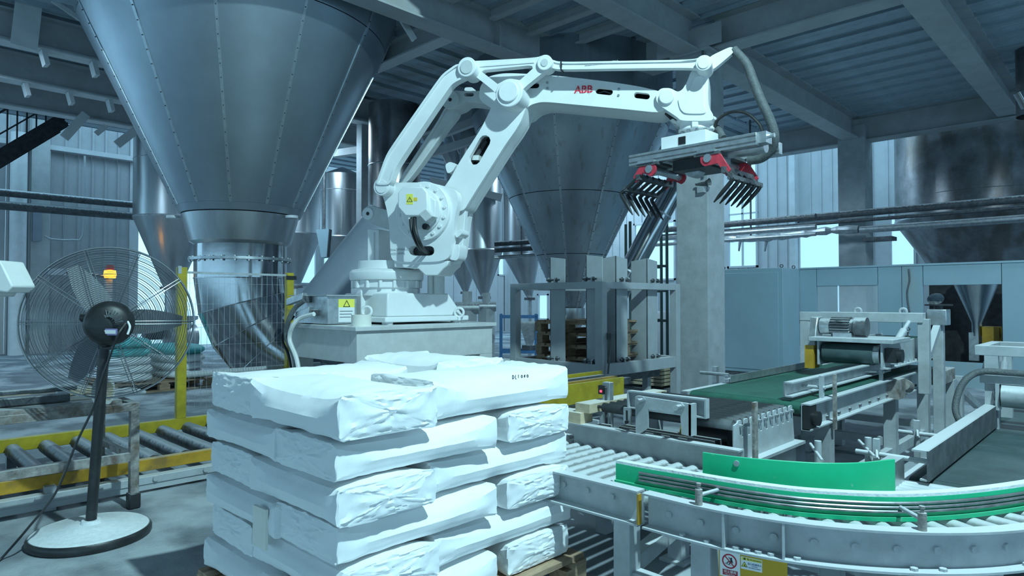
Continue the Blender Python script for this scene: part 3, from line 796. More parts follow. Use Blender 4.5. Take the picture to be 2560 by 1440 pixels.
# ================================================================== ROBOT PEDESTAL
TX0, TX1, TY0, TY1, TZ = 2.92, 4.44, 4.60, 5.74, 1.09
pt = thing('steel_pedestal', 'pale green-grey steel pedestal table carrying the robot', 'table', ((TX0 + TX1) / 2, (TY0 + TY1) / 2, 0))
part(MB().box(TX0 - .03, TY0 - .03, TZ - .036, TX1 + .03, TY1 + .03, TZ), 'tabletop', M['robotg'], pt, .004)
part(MB().box(TX0, TY0, TZ - .30, TX1, TY0 + .10, TZ - .036), 'front_apron', M['robotg'], pt, .004)
part(MB().box(TX0, TY0 + .10, TZ - .30, TX0 + .10, TY1, TZ - .036), 'side_apron', M['robotg'], pt, .004)
part(MB().box(TX1 - .10, TY0 + .10, TZ - .30, TX1, TY1, TZ - .036), 'side_apron', M['robotg'], pt, .004)
part(MB().box(TX0 + .1, TY1 - .10, TZ - .30, TX1 - .1, TY1, TZ - .036), 'back_apron', M['robotg'], pt, .004)
for x in (TX0, TX1 - .16):
    for y in (TY0, TY1 - .16): part(MB().box(x, y, .02, x + .16, y + .16, TZ - .30), 'leg', M['robotg'], pt, .004)
for y in (TY0 + .04, TY1 - .12): part(MB().box(TX0 + .16, y, .25, TX1 - .16, y + .08, .35), 'stretcher', M['robotg'], pt)
for x in (TX0, TX1 - .16):
    for y in (TY0, TY1 - .16): part(MB().box(x - .04, y - .04, 0, x + .2, y + .2, .02), 'foot_plate', M['frameg'], pt)

# ================================================================== ROBOT
RO = V((3.62, 5.19, TZ)); PHI = R(20)
fwh = V((FW.x, FW.y, 0)).normalized()
RW = RT * math.cos(PHI) - fwh * math.sin(PHI)         # the way the arm reaches
RN = V((-RW.y, RW.x, 0))                              # away from the camera
if RN.dot(fwh) < 0: RN = -RN
def RP(px, py, n):
    v = ray(px, py); base = RO + RN * n
    t = (base - V((0, 0, EYE))).dot(RN) / v.dot(RN)
    p = V((0, 0, EYE)) + v * t
    return ((p - RO).dot(RW), p.z)
def RF(s, z, n): return V((RO.x, RO.y, 0)) + RW * s + RN * n + Z_ * z
def R3(px, py, n): return RF(*RP(px, py, n), n)
def inset(poly, k):
    n = len(poly); A = sum(poly[i][0] * poly[(i + 1) % n][1] - poly[(i + 1) % n][0] * poly[i][1] for i in range(n))
    sg = 1 if A > 0 else -1; out = []
    for i in range(n):
        p0, p1, p2 = V(poly[i - 1]), V(poly[i]), V(poly[(i + 1) % n])
        a, b = (p1 - p0).normalized(), (p2 - p1).normalized()
        nn = V((-(a.y + b.y), a.x + b.x)) * sg
        nn = nn.normalized() if nn.length > 1e-6 else V((0, 0))
        c = max(.5, nn.dot(V((-a.y, a.x)) * sg))
        q = p1 + nn * (k / c); out.append((q.x, q.y))
    return out
def rnd(poly, k=5, r=.35):
    """round the corners of a traced outline"""
    out = []; n = len(poly)
    for i in range(n):
        p0, p1, p2 = V(poly[i - 1]), V(poly[i]), V(poly[(i + 1) % n])
        a = p1 + (p0 - p1) * r; b = p1 + (p2 - p1) * r
        for j in range(k):
            t = j / (k - 1); q = a * (1 - t) ** 2 + p1 * 2 * t * (1 - t) + b * t * t; out.append((q.x, q.y))
    return out
def plate(mb, px_outer, n0, n1, holes=(), at=None, round_=True):
    at = n0 if at is None else at
    o = [RP(x, y, at) for x, y in (rnd(px_outer) if round_ else px_outer)]
    hs = [[RP(x, y, at) for x, y in h] for h in holes]
    return mb.prism(o, hs, RF, n0, n1)
def slot(x0, y0, x1, y1, r, k=6):
    a = V((x1 - x0, y1 - y0)).normalized(); b = V((-a.y, a.x)); out = []
    t0 = math.atan2(b.y, b.x)
    for j in range(k + 1):
        t = t0 + math.pi * j / k; out.append((x0 + r * math.cos(t), y0 + r * math.sin(t)))
    for j in range(k + 1):
        t = t0 + math.pi + math.pi * j / k; out.append((x1 + r * math.cos(t), y1 + r * math.sin(t)))
    return out
def boss(mb, px, py, rpx, n0, n1, at=None, n=28):
    at = n0 if at is None else at
    c = RP(px, py, at); r = abs(RP(px + rpx, py, at)[0] - c[0])
    a, b = RF(c[0], c[1], n0), RF(c[0], c[1], n1)
    return mb.cyl(a, b, r, n=n)
def link(px_outer, n0, n1, k, holes=()):
    """cast link: thin web with a raised rim"""
    mb = MB(); o = rnd(px_outer); d = (n1 - n0)
    plate(mb, o, n0 + d * .18, n1 - d * .18, holes, at=n0, round_=False)
    ins = inset(o, k)
    plate(mb, o, n0, n0 + d * .2, [ins], at=n0, round_=False)
    plate(mb, o, n1 - d * .2, n1, [ins], at=n0, round_=False)
    return mb
ro = thing('palletizing_robot', 'white four-axis palletizing robot arm with a red-bracketed fork gripper', 'robot', RO)
WHT = M['robot']
# -- base casting on the pedestal
bx0, by0, bx1, by1 = 3.35, 4.80, 4.24, 5.62
bs = MB()
bs.box(bx0 - .05, by0 - .05, TZ + .02, bx1 + .03, by1 + .05, TZ + .07)
tp = .10
bs.hexa([(bx0, by0, TZ + .07), (bx1, by0, TZ + .07), (bx1, by1, TZ + .07), (bx0, by1, TZ + .07), (bx0 + .02, by0 + .02, TZ + .28), (bx1 - .17, by0 + .02, TZ + .28), (bx1 - .17, by1 - tp, TZ + .28), (bx0 + .02, by1 - tp, TZ + .28)])
base_o = part(bs, 'base_casting', WHT, ro, .012)
for x in (bx0, bx1 - .1):
    for y in (by0, by1 - .1): part(MB().cyl((x + .02, y + .02, TZ), (x + .02, y + .02, TZ + .02), .05, n=16), 'foot_pad', M['robotg'], ro)
for px, py, ff in ((917, 778, 'x'), (1148, 781, 'y')):
    c = P(px, py, x=bx0 - .06) if ff == 'x' else P(px, py, y=by0 - .06)
    part(MB().ring(c, (fwh), .042, .012, 28, 8).cyl(c - Z_ * .075, c - Z_ * .04, .016, n=10), 'eye_bolt', WHT, ro, label='lifting eye bolt')
part(MB().box(bx0 - .03, 5.16, TZ + .07, bx0 + .10, 5.34, TZ + .33), 'base_lug', WHT, ro, .01)
def zr(py, d=6.2): return 1.3 + (752 - py) / FPX * d
oc = (RO.x, RO.y, 0)
part(MB().lathe([(0, zr(740)), (.29, zr(740)), (.29, zr(722)), (.31, zr(720)), (.31, zr(702)), (0, zr(702))], oc, 48), 'bearing_ring', WHT, ro, .004)
tt = part(MB().lathe([(0, zr(702)), (.335, zr(702)), (.345, zr(698)), (.345, zr(682)), (.325, zr(676)), (.27, zr(674)), (.265, zr(654)), (0, zr(654))], oc, 56), 'turntable', WHT, ro, .004)
bo = None
for k in range(16):
    a = 2 * math.pi * k / 16; p = V((RO.x + .318 * math.cos(a), RO.y + .318 * math.sin(a), zr(711)))
    q = MB().cyl(p - Z_ * .035, p + Z_ * .03, .017, n=8)
    if bo is None: bo = part(q, 'bolt', WHT, tt); p00 = p
    else: clone(bo, p - p00, tt)
# -- swing body (axis-1 frame)
body_px = [(955, 458), (1010, 456), (1075, 456), (1128, 470), (1142, 480), (1146, 500), (1136, 545), (1131, 600), (1122, 655), (985, 655), (976, 640), (974, 575), (968, 530), (958, 492), (948, 478)]
sl1 = slot(1034, 627, 1074, 627, 12)
sb_ = MB(); plate(sb_, body_px, -.30, -.22, [sl1]); plate(sb_, body_px, -.02, .06, at=-.30)
mid = [(965, 470), (1060, 470), (1100, 480), (1122, 520), (1112, 610), (1110, 655), (990, 655), (985, 560)]
plate(sb_, [(985, 610), (1100, 612), (1112, 655), (990, 655)], -.22, -.02, at=-.22, round_=False)
plate(sb_, [(965, 480), (1010, 476), (1000, 600), (985, 600)], -.22, -.02, at=-.22, round_=False)
swing = part(sb_, 'swing_frame', WHT, ro, .008)
part(plate(MB(), [(1024, 606), (1084, 606), (1084, 648), (1024, 648)], -.2205, -.2195, round_=False), 'recess_shade', M['black'], ro)  # black sheet stands in for the shade inside the slot
part(plate(MB(), [(985, 652), (1122, 652), (1118, 664), (1108, 672), (1095, 688), (1062, 688), (1045, 672), (985, 668)], -.28, .0, round_=False), 'swing_foot', WHT, ro, .008)
for x in (1078, 1098): part(MB().cyl(R3(x, 690, .05), R3(x, 735, .05), .035 if x < 1090 else .05, n=14), 'drive_stub', M['robotg'], ro)
# bracket with a square hole on the front of the frame
part(plate(MB(), [(1140, 520), (1165, 500), (1160, 580), (1152, 660), (1128, 660), (1135, 590)], -.16, -.10, [[(1130, 602), (1137, 584), (1146, 592), (1140, 612)]][:0]), 'front_bracket', WHT, ro, .004)
part(plate(MB(), [(1135, 580), (1152, 572), (1155, 585), (1140, 596)], -.26, -.10), 'bracket_tab', WHT, ro, .004)
part(plate(MB(), [(1128, 612), (1150, 610), (1146, 652), (1122, 650)], -.26, -.10), 'bracket_box', WHT, ro, .004)
# gear housing, bolts, motor cover
gh = MB(); boss(gh, 1055, 528, 68, -.345, -.29); boss(gh, 1055, 528, 50, -.375, -.34, at=-.345); boss(gh, 1055, 528, 44, -.41, -.37, at=-.345)
gear = part(gh, 'gear_housing', WHT, ro, .008)
bo = None
cs, cz = RP(1055, 528, -.345); rr_ = abs(RP(1055 + 58, 528, -.345)[0] - cs)
for k in range(16):
    a = 2 * math.pi * (k + .3) / 16; p = RF(cs + rr_ * math.cos(a), cz + rr_ * math.sin(a), -.345)
    q = MB().cyl(p, p - RN * .014, .014, n=12)
    if bo is None: bo = part(q, 'bolt', WHT, gear); p00 = p
    else: clone(bo, p - p00, gear)
mc = part(plate(MB(), [(994, 482), (1008, 466), (1056, 466), (1068, 480), (1070, 526), (1056, 541), (1014, 541), (994, 518)], -.50, -.40, round_=False), 'motor_cover', WHT, ro, .012)
part(plate(MB(), [(1062, 478), (1088, 500), (1088, 545), (1066, 540)], -.46, -.40, round_=False), 'motor_flange', WHT, ro, .008)
part(plate(MB(), [(1046, 536), (1064, 522), (1081, 540), (1064, 555)], -.52, -.42, round_=False), 'connector_block', M['robotg'], ro, .006)
part(boss(MB(), 1062, 566, 7, -.44, -.40), 'port', M['black'], ro)
def sticker(px0, py0, px1, py1, n, mt, parent, name='label'):
    return part(plate(MB(), [(px0, py0), (px1, py0), (px1, py1), (px0, py1)], n - .002, n, at=n, round_=False), name, M[mt], parent, smooth=0)
s1 = sticker(1016.5, 485, 1032.5, 511, -.50, 'labely', mc, 'warning_sticker')
sticker(1034, 494, 1043, 503, -.50, 'labelo', mc, 'warning_sticker')
def tri_sign(cx, cy, h, n, parent):
    mb = MB(); o = [(cx, cy - h * .55), (cx + h * .58, cy + h * .45), (cx - h * .58, cy + h * .45)]
    plate(mb, o, n - .003, n - .0022, [inset(o, h * .09)], at=n, round_=False)
    plate(mb, [(cx - h * .03, cy - h * .2), (cx + h * .03, cy - h * .2), (cx + h * .03, cy + h * .15), (cx - h * .03, cy + h * .15)], n - .003, n - .0022, at=n, round_=False)
    plate(mb, [(cx - h * .03, cy + h * .22), (cx + h * .03, cy + h * .22), (cx + h * .03, cy + h * .3), (cx - h * .03, cy + h * .3)], n - .003, n - .0022, at=n, round_=False)
    return part(mb, 'warning_symbol', M['ink'], parent, smooth=0)
tri_sign(1024.5, 499, 13, -.50, mc)
part(MB().tube(catmull([R3(1026, 544, -.47), R3(1029, 575, -.50), R3(1040, 605, -.48), R3(1052, 625, -.36), R3(1064, 630, -.24)], 8), .013, 8), 'cable', M['black'], ro)
part(MB().tube(catmull([R3(1036, 544, -.47), R3(1038, 575, -.52), R3(1048, 605, -.50), R3(1060, 626, -.38), R3(1072, 632, -.24)], 8), .018, 8), 'cable', M['black'], ro)
for x in (1025, 1036): part(MB().cyl(R3(x, 538, -.47), R3(x, 549, -.47), .017, n=10), 'cable_gland', WHT, ro)
# raised cast part numbers on the swing frame
def rtext(txt, px, py, hpx, n, mt, parent, ang=0, name='lettering', bold=False):
    s0, z0 = RP(px, py, n); s1_, z1_ = RP(px, py - hpx, n)
    size = (z1_ - z0) * 1.38
    r_ = RW * math.cos(R(ang)) + Z_ * math.sin(R(ang)); u_ = Z_ * math.cos(R(ang)) - RW * math.sin(R(ang))
    return text_mesh(txt, size, name, M[mt], parent, RF(s0, z0, n - .002), r_, u_, .0015, bold=bold)
rtext('3HAC025858-002', 976, 627, 5.5, -.30, 'robotg', swing)
rtext('H2E1187414', 978, 637, 5.5, -.30, 'robotg', swing)
# upper-left pivot, lower crank, servo column
pv = MB(); boss(pv, 953, 466, 20, -.40, -.05)
part(pv, 'pivot', WHT, ro, .006)
part(boss(MB(), 953, 466, 15, -.408, -.398), 'pivot_cap', WHT, ro, .003)
cr = MB(); plate(cr, [(908, 522), (925, 512), (945, 520), (985, 530), (985, 578), (950, 568), (915, 552), (903, 538)], -.10, .08)
crank = part(cr, 'crank', M['robotg'], ro, .008)
part(boss(MB(), 919, 534, 13, -.112, -.10), 'crank_boss', WHT, ro, .003)
part(boss(MB(), 919, 534, 4, -.114, -.10), 'pin_hole', M['black'], ro)
sc_ = MB(); plate(sc_, [(919, 573), (947, 573), (947, 656), (919, 656)], -.02, .22, round_=False)
part(sc_, 'servo_column', WHT, ro, .008)
part(plate(MB(), [(934, 580), (937, 580), (937, 650), (934, 650)], -.024, -.019, round_=False), 'column_groove', M['robotg'], ro)
# -- linkage rods
rod_px = [(938, 462), (946, 440), (962, 395), (974, 372), (1098, 194), (1112, 180), (1146, 156), (1186, 176), (1168, 190), (1132, 208), (1118, 226), (998, 404), (987, 424), (975, 462)]
rod = part(link(rod_px, -.42, -.34, 5), 'front_rod', WHT, ro, .004)
br_ = MB(); boss(br_, 1166, 167, 23, -.44, -.26); br_2 = part(br_, 'rod_bearing', WHT, ro, .006)
part(boss(MB(), 1166, 167, 16, -.448, -.438), 'bearing_cap', M['robotg'], ro, .003)
rtext('TURN', 1092, 247, 6, -.402, 'robotg', rod, ang=55)
# rear rod
rr_px = [(1112, 268), (1128, 262), (1146, 276), (1140, 292), (1118, 318), (1016, 462), (988, 462), (1092, 306)]
part(link(rr_px, .02, .10, 5), 'rear_rod', M['robotg'], ro, .004)
# triangle link
tri = [(1160, 148), (1178, 153), (1340, 144), (1360, 137), (1382, 150), (1378, 170), (1364, 176), (1302, 226), (1296, 250), (1250, 252), (1240, 232), (1182, 186), (1160, 186)]
th = [(1204, 179), (1210, 175), (1320, 164), (1330, 165), (1332, 171), (1300, 200), (1286, 198), (1262, 200), (1244, 210)]
tl_ = MB(); o_ = rnd(tri)
plate(tl_, o_, -.345, -.275, [th], round_=False, at=-.345)
tlk = part(tl_, 'triangle_link', WHT, ro, .007)
part(plate(MB(), [(1190, 163), (1335, 152), (1335, 157), (1190, 168)], -.352, -.34, round_=False), 'link_rib', WHT, ro, .002)
hb = MB(); boss(hb, 1272, 232, 34, -.38, -.12); boss(hb, 1272, 230, 25, -.40, -.37, at=-.38)
part(hb, 'elbow_hub', WHT, ro, .008)
tb_ = MB(); boss(tb_, 1361, 156, 19, -.37, -.24); part(tb_, 'rod_bearing', WHT, ro, .006)
part(boss(MB(), 1361, 156, 9, -.376, -.366), 'bearing_pin', M['robotg'], ro)
# -- lower arm
la_px = [(1238, 246), (1262, 222), (1300, 232), (1318, 258), (1304, 300), (1286, 330), (1264, 360), (1175, 500), (1158, 530), (1075, 530), (1096, 486), (1122, 452), (1150, 402), (1206, 316)]
ls = slot(1186, 398, 1212, 352, 14, 5)
la = MB(); plate(la, la_px, -.20, -.15, [ls]); plate(la, la_px, -.02, .03, at=-.20)
o_ = [RP(x, y, -.20) for x, y in rnd(la_px)]
n_ = len(o_)
la.add([RF(s, z, -.16) for s, z in o_] + [RF(s, z, -.01) for s, z in o_], [(i, (i + 1) % n_, (i + 1) % n_ + n_, i + n_) for i in range(n_)])
lower = part(la, 'lower_arm', WHT, ro, .008)
part(plate(MB(), slot(1186, 398, 1212, 352, 19, 5), -.06, -.05, at=-.20, round_=False), 'arm_inside_shade', M['black'], ro)  # black plate paints in the shade of the hollow arm
part(MB().tube([R3(1180, 405, -.08), R3(1198, 380, -.08), R3(1216, 352, -.08)], .02, 8), 'inner_cable', M['dark'], ro)
part(plate(MB(), [(1182, 388), (1198, 388), (1196, 400), (1180, 400)], -.12, -.06, at=-.12, round_=False), 'inner_block', M['pwhite'], ro)
part(plate(MB(), [(1112, 412), (1124, 404), (1142, 410), (1130, 430), (1118, 434)], -.15, .0), 'arm_lug', WHT, ro, .004)
# -- upper arm with tail
ua_px = [(1196, 250), (1200, 214), (1222, 190), (1262, 182), (1350, 186), (1430, 193), (1530, 205), (1600, 216), (1662, 231), (1664, 284), (1560, 273), (1440, 262), (1356, 254), (1326, 262), (1302, 284), (1250, 284)]
uh = [slot(1319, 213.5, 1341, 213.5, 7, 5), slot(1496, 227, 1524, 230, 8, 5), slot(1592, 238, 1617, 241, 7.5, 5)]
ua = MB(); plate(ua, ua_px, -.17, -.13, uh); plate(ua, ua_px, .13, .17, at=-.17)
o_ = [RP(x, y, -.17) for x, y in rnd(ua_px)]; n_ = len(o_)
ua.add([RF(s, z, -.14) for s, z in o_] + [RF(s, z, .14) for s, z in o_], [(i, (i + 1) % n_, (i + 1) % n_ + n_, i + n_) for i in range(n_)])
upper = part(ua, 'upper_arm', WHT, ro, .010)
for (a, b) in ((1308, 1352), (1484, 1536), (1580, 1628)):
    part(plate(MB(), [(a, 203), (b, 205), (b, 250), (a, 248)], .02, .03, at=-.17, round_=False), 'arm_inside_shade', M['black'], ro)  # black plates paint in the shade behind the upper arm slots
    part(MB().tube([R3(a + 4, 236, -.06), R3((a + b) / 2, 228, -.08), R3(b - 3, 236, -.06)], .008, 6), 'inner_cable', M['hose'], ro)
for x, y in ((1368, 206), (1368, 220), (1547, 222), (1546, 238), (1660, 228)):
    part(boss(MB(), x, y, 3.2, -.176, -.168, n=10), 'screw', M['galv'], upper)
rtext('ABB', 1436, 233, 18.5, -.17, 'redlog', upper, ang=-4, name='logo', bold=True)
lg = MB()
plate(lg, [(1434, 222.6), (1483, 226.4), (1483, 227.0), (1434, 223.2)], -.1755, -.1742, at=-.17, round_=False)
for x0 in (1443, 1458.5, 1473.5): plate(lg, [(x0, 213.5 + (x0 - 1436) * .07), (x0 + .5, 213.5 + (x0 - 1436) * .07), (x0 + .6, 233 + (x0 - 1436) * .07), (x0 + .1, 233 + (x0 - 1436) * .07)], -.1755, -.1742, at=-.17, round_=False)
part(lg, 'logo_gaps', WHT, upper, smooth=0)
tail = [(1106, 236), (1124, 225), (1160, 228), (1250, 226), (1252, 268), (1200, 258), (1160, 254), (1146, 266), (1126, 274), (1106, 262)]
ta = MB(); plate(ta, tail, -.10, .10, [slot(1164, 236.5, 1180, 236.5, 4.5, 4)])
part(ta, 'arm_tail', M['robotg'], ro, .008)
part(boss(MB(), 1125, 249, 21, -.125, -.08), 'tail_bearing', M['robotg'], ro, .004)
part(boss(MB(), 1125, 249, 4, -.128, -.11), 'pin_hole', M['black'], ro)
part(plate(MB(), [(1160, 228), (1162, 218), (1182, 218), (1184, 228)], -.06, .0), 'tail_lug', WHT, ro, .004)
# -- long rod, wrist, hose lug
lr_px = [(1378, 148), (1398, 155), (1560, 152), (1734, 149), (1756, 140), (1758, 176), (1734, 169), (1560, 171), (1398, 174), (1378, 170)]
lrod = part(link(lr_px, -.32, -.26, 4.5), 'upper_rod', WHT, ro, .004)
rtext('3HAC025858-001   H2E1187413', 1462, 165, 4.5, -.312, 'robotg', lrod)
part(plate(MB(), [(1401, 153), (1404, 153), (1404, 176), (1401, 176)], -.325, -.255, round_=False), 'band', M['black'], ro)
wr_px = [(1640, 232), (1654, 220), (1676, 220), (1694, 230), (1706, 224), (1718, 204), (1727, 178), (1742, 168), (1772, 172), (1770, 240), (1772, 268), (1784, 288), (1782, 302), (1702, 302), (1692, 292), (1652, 266), (1640, 252)]
wm = MB(); plate(wm, wr_px, -.21, .12)
wrist = part(wm, 'wrist', WHT, ro, .014)
part(plate(MB(), [(1694, 246), (1712, 240), (1728, 218), (1738, 190), (1760, 190), (1758, 262), (1768, 284), (1712, 284), (1700, 272)], -.222, -.205), 'wrist_cover', WHT, ro, .008)
part(boss(MB(), 1666, 241, 19, -.235, -.2), 'wrist_cap', WHT, ro, .006)
wb = MB(); boss(wb, 1759, 157, 21, -.36, -.16); part(wb, 'rod_bearing', WHT, ro, .006)
part(boss(MB(), 1759, 157, 15, -.368, -.358), 'bearing_cap', WHT, ro, .003)
part(plate(MB(), [(1752, 172), (1772, 142), (1822, 118), (1832, 118), (1838, 128), (1776, 180)], -.16, -.10), 'hose_lug', WHT, ro, .005)
part(plate(MB(), [(1655, 280), (1668, 268), (1702, 292), (1702, 318), (1690, 318), (1672, 298)], -.02, .06), 'wrist_tray', M['robotg'], ro, .004)
for (x0, y0), (x1, y1) in (((1664, 282), (1690, 300)), ((1672, 290), (1698, 308))):
    part(MB().tube([R3(x0, y0, -.06), R3((x0 + x1) / 2, (y0 + y1) / 2 + 5, -.08), R3(x1, y1, -.06)], .014, 7), 'wrist_cable', M['black' if x0 < 1670 else 'pwhite'], ro)
gs, gz_ = RP(1741, 302, -.05)
G = RF(gs, gz_, -.05)
def gzp(py): return RP(1741, py, -.05)[1]
part(MB().lathe([(0, gzp(300)), (.155, gzp(300)), (.155, gzp(308)), (.13, gzp(311)), (.13, gzp(322)), (.14, gzp(324)), (.14, gzp(330)), (.11, gzp(332)), (.11, gzp(342)), (0, gzp(342))], (G.x, G.y, 0), 40), 'tool_flange', WHT, ro, .004)
part(MB().obx(V((G.x, G.y, gzp(314))) - RN * .135, (RW, RN, Z_), (.025, .02, .05)), 'flange_block', WHT, ro, .006)
bo = None
for k in range(12):
    a = 2 * math.pi * k / 12; p = V((G.x + .125 * math.cos(a), G.y + .125 * math.sin(a), gzp(336)))
    q = MB().cyl(p - Z_ * .02, p + Z_ * .02, .012, n=6)
    if bo is None: bo = part(q, 'bolt', M['galv'], ro); p00 = p
    else: clone(bo, p - p00, ro)

# ------------------------------------------------ fork gripper (a part of the robot, its pieces are sub-parts)
zt = gzp(342)
gx0 = G.x - .20                                        # plane of the near rail
grm = MB().box(G.x - .17, G.y - .17, zt - .10, G.x + .17, G.y + .22, zt)
gr = part(grm, 'gripper', WHT, ro, .004, label='aluminium fork gripper with red brackets and black tines')
part(MB().box(G.x - .176, G.y + .0, zt - .085, G.x - .165, G.y + .06, zt - .025), 'inspection_hole', M['black'], gr)
ya_, yb2 = P(1577, 405, x=gx0).y, P(1895, 345, x=gx0).y
zr_ = P(1740, 375, x=gx0).z
def rail(x):
    mb = MB().box(x - .03, yb2, zr_ - .045, x + .03, ya_, zr_ + .045)
    o = part(mb, 'rail', M['galv'], gr, .003)
    for dz in (-.02, .022): part(MB().box(x - .032, yb2 + .002, zr_ + dz - .005, x - .029, ya_ - .002, zr_ + dz + .005), 'rail_slot', M['dark'], gr)
rail(gx0); rail(gx0 + .40)
part(MB().box(gx0 + .03, G.y - .16, zr_ - .03, gx0 + .37, G.y + .2, zr_ + .045), 'cross_plate', M['galv'], gr)
part(MB().box(gx0 + .04, G.y - .2, zr_ - .13, gx0 + .36, G.y + .12, zr_ - .045), 'valve_block', M['black'], gr)
NT = 6
def claw(pivot_px, top, elbow, tip, sgn):
    pv_ = P(*pivot_px, x=gx0 - .01)
    tp_, eb_, ti_ = (P(*q, x=gx0 + .02) for q in (top, elbow, tip))
    part(MB().cyl((gx0 - .05, pv_.y, pv_.z), (gx0 + .45, pv_.y, pv_.z), .028, n=16), 'pivot_shaft', M['galv'], gr)
    for x in (gx0 - .045, gx0 + .42):
        # red bracket plate: round eye and a cranked arm down to the tine bar
        a = V((pv_.y, pv_.z)); b = V((tp_.y, tp_.z)); d = (b - a).normalized(); e = V((-d.y, d.x)); r = .062
        if e.y < 0: e = -e
        base_a = math.atan2(-d.y, -d.x); out = []
        for k in range(13):
            t = base_a - math.pi / 2 * 1.15 + math.pi * 1.15 * k / 12; out.append((a.x + r * math.cos(t), a.y + r * math.sin(t)))
        L = (b - a).length
        side = sorted(((a + d * L * .45 + e * .075), (a + d * L * .45 + e * .0)), key=lambda q: -q.y)
        ext = [a + d * L * .40 + e * .078, b + e * .028 + d * .04, b - e * .028 + d * .04, a + d * L * .55 + e * .01]
        if sgn * 1.0 != 0:
            c0 = V(out[0]); 
            if (V(ext[0]) - V(out[-1])).length > (V(ext[0]) - c0).length: out = out[::-1]
        poly = out + [tuple(q) for q in ext]
        part(MB().prism(poly, [], lambda u, w, dd: V((dd, u, w)), x - .009, x + .009), 'bracket', M['red'], gr, .002)
        part(MB().cyl((x - .018, pv_.y, pv_.z), (x + .018, pv_.y, pv_.z), .032, n=10), 'pivot_bolt', M['galv'], gr)
    for q, hh in ((tp_, .022), (tp_ + (eb_ - tp_) * .72, .016)):
        part(MB().box(gx0 - .06, q.y - .02, q.z - hh, gx0 + .46, q.y + .02, q.z + hh), 'tine_bar', M['dark'], gr)
    t0 = None
    for k in range(NT):
        xx = gx0 - .045 + .092 * k
        if t0 is None:
            pa, pb_, pc_ = V((xx, tp_.y, tp_.z)), V((xx, eb_.y, eb_.z)), V((xx, ti_.y, ti_.z))
            d1, d2 = (pa - pb_).normalized(), (pc_ - pb_).normalized()
            pth = [pa + d1 * .03, pa + (pb_ - pa) * .5, pb_ + d1 * .03, pb_ + (d1 + d2) * .004, pb_ + d2 * .03, pb_ + (pc_ - pb_) * .5, pb_ + (pc_ - pb_) * .75, pc_]
            t0 = part(MB().tube(pth, [.016, .016, .017, .018, .017, .016, .013, .005], 8), 'tine', M['blackm'], gr)
        else: clone(t0, (.092 * k, 0, 0), gr)
claw((1630, 425), (1608, 446), (1563, 487), (1593, 539), 1)
claw((1776, 398), (1822, 428), (1843, 452), (1795, 508), -1)
# sliding carriages, cylinder, fittings
for px, py in ((1618, 408), (1768, 382)):
    q = P(px, py, x=gx0 - .04)
    part(MB().box(gx0 - .06, q.y - .10, q.z - .022, gx0 + .40, q.y + .10, q.z + .0), 'carriage', M['dark'], gr)
    part(MB().box(gx0 - .07, q.y - .07, q.z - .002, gx0 - .03, q.y + .07, q.z + .02), 'clamp', M['galv'], gr)
q = P(1905, 368, x=gx0 + .12); q2 = P(1840, 372, x=gx0 + .12)
part(MB().cyl((q.x, q.y - .03, q.z), (q.x, q.y + .28, q.z), .045, n=20), 'air_cylinder', M['galv'], gr)
part(MB().box(q.x - .06, q.y + .27, q.z - .08, q.x + .06, q.y + .36, q.z + .07), 'cylinder_mount', M['galv'], gr)
q3 = P(1690, 430, x=gx0 + .2)
part(MB().cyl((q3.x, q3.y - .16, q3.z + .02), (q3.x, q3.y + .10, q3.z + .06), .035, n=16), 'air_cylinder', M['galv'], gr)
part(MB().cyl((q3.x - .05, q3.y - .17, q3.z), (q3.x + .05, q3.y - .17, q3.z), .07, n=20), 'lever_eye', M['galv'], gr)
q4 = P(1912, 342, x=gx0 + .05)
part(MB().box(q4.x - .05, q4.y - .03, q4.z - .05, q4.x + .05, q4.y + .06, q4.z + .03).cyl((q4.x, q4.y - .07, q4.z), (q4.x, q4.y + .22, q4.z), .016, n=8), 'hose_manifold', M['galv'], gr)
# hoses
hp = [R3(1834, 124, -.13), R3(1866, 160, -.16), R3(1884, 205, -.20), R3(1902, 250, -.22), R3(1925, 300, -.22), R3(1936, 340, -.2), R3(1930, 372, -.15), R3(1905, 395, -.1), R3(1872, 402, -.05)]
part(MB().tube(catmull(hp, 8), .034, 12), 'energy_hose', M['hose'], ro)
part(MB().tube(catmull([R3(1806, 338, -.02), R3(1790, 322, -.05), R3(1796, 298, -.1), R3(1830, 280, -.15), R3(1868, 284, -.18), R3(1898, 310, -.2), R3(1908, 335, -.2)], 8), .012, 8), 'air_hose', M['black'], ro)
part(MB().tube(catmull([R3(1780, 312, .0), R3(1796, 325, -.05), R3(1808, 345, -.1)], 6), .028, 10), 'sleeve', M['hose'], ro)

# ------------------------------------------------ control junction box on the pedestal
kx, ky, jx1, jy1, jz = 2.97, 5.14, 3.26, 5.76, 1.352
jb = thing('junction_box', 'galvanised junction box with plugs beside the robot base', 'electrical box', (kx + .1, ky + .1, TZ))
part(MB().box(kx, ky, TZ + .006, jx1, jy1, jz - .01), 'body', M['galv'], jb, .003)
part(MB().box(kx - .03, ky - .03, jz - .01, jx1 + .02, jy1 + .03, jz), 'lid', M['frameg'], jb)
lx0 = kx + (jx1 - kx) * .36; lx1 = kx + (jx1 - kx) * .92
def boxlabel(z0, z1, mt, d=.002): return part(MB().box(lx0, ky - d, jz - (jz - TZ) * z1, lx1, ky - d + .0015, jz - (jz - TZ) * z0), 'warning_sticker' if mt == 'labely' else 'sticker', M[mt], jb, smooth=0)
boxlabel(.14, .42, 'labely'); boxlabel(.42, .92, 'labelw')
cxm, czm, hh = (lx0 + lx1) / 2, jz - (jz - TZ) * .30, (jz - TZ) * .24
tm = MB(); o_ = [(cxm, czm + hh * .55), (cxm + hh * .58, czm - hh * .45), (cxm - hh * .58, czm - hh * .45)]
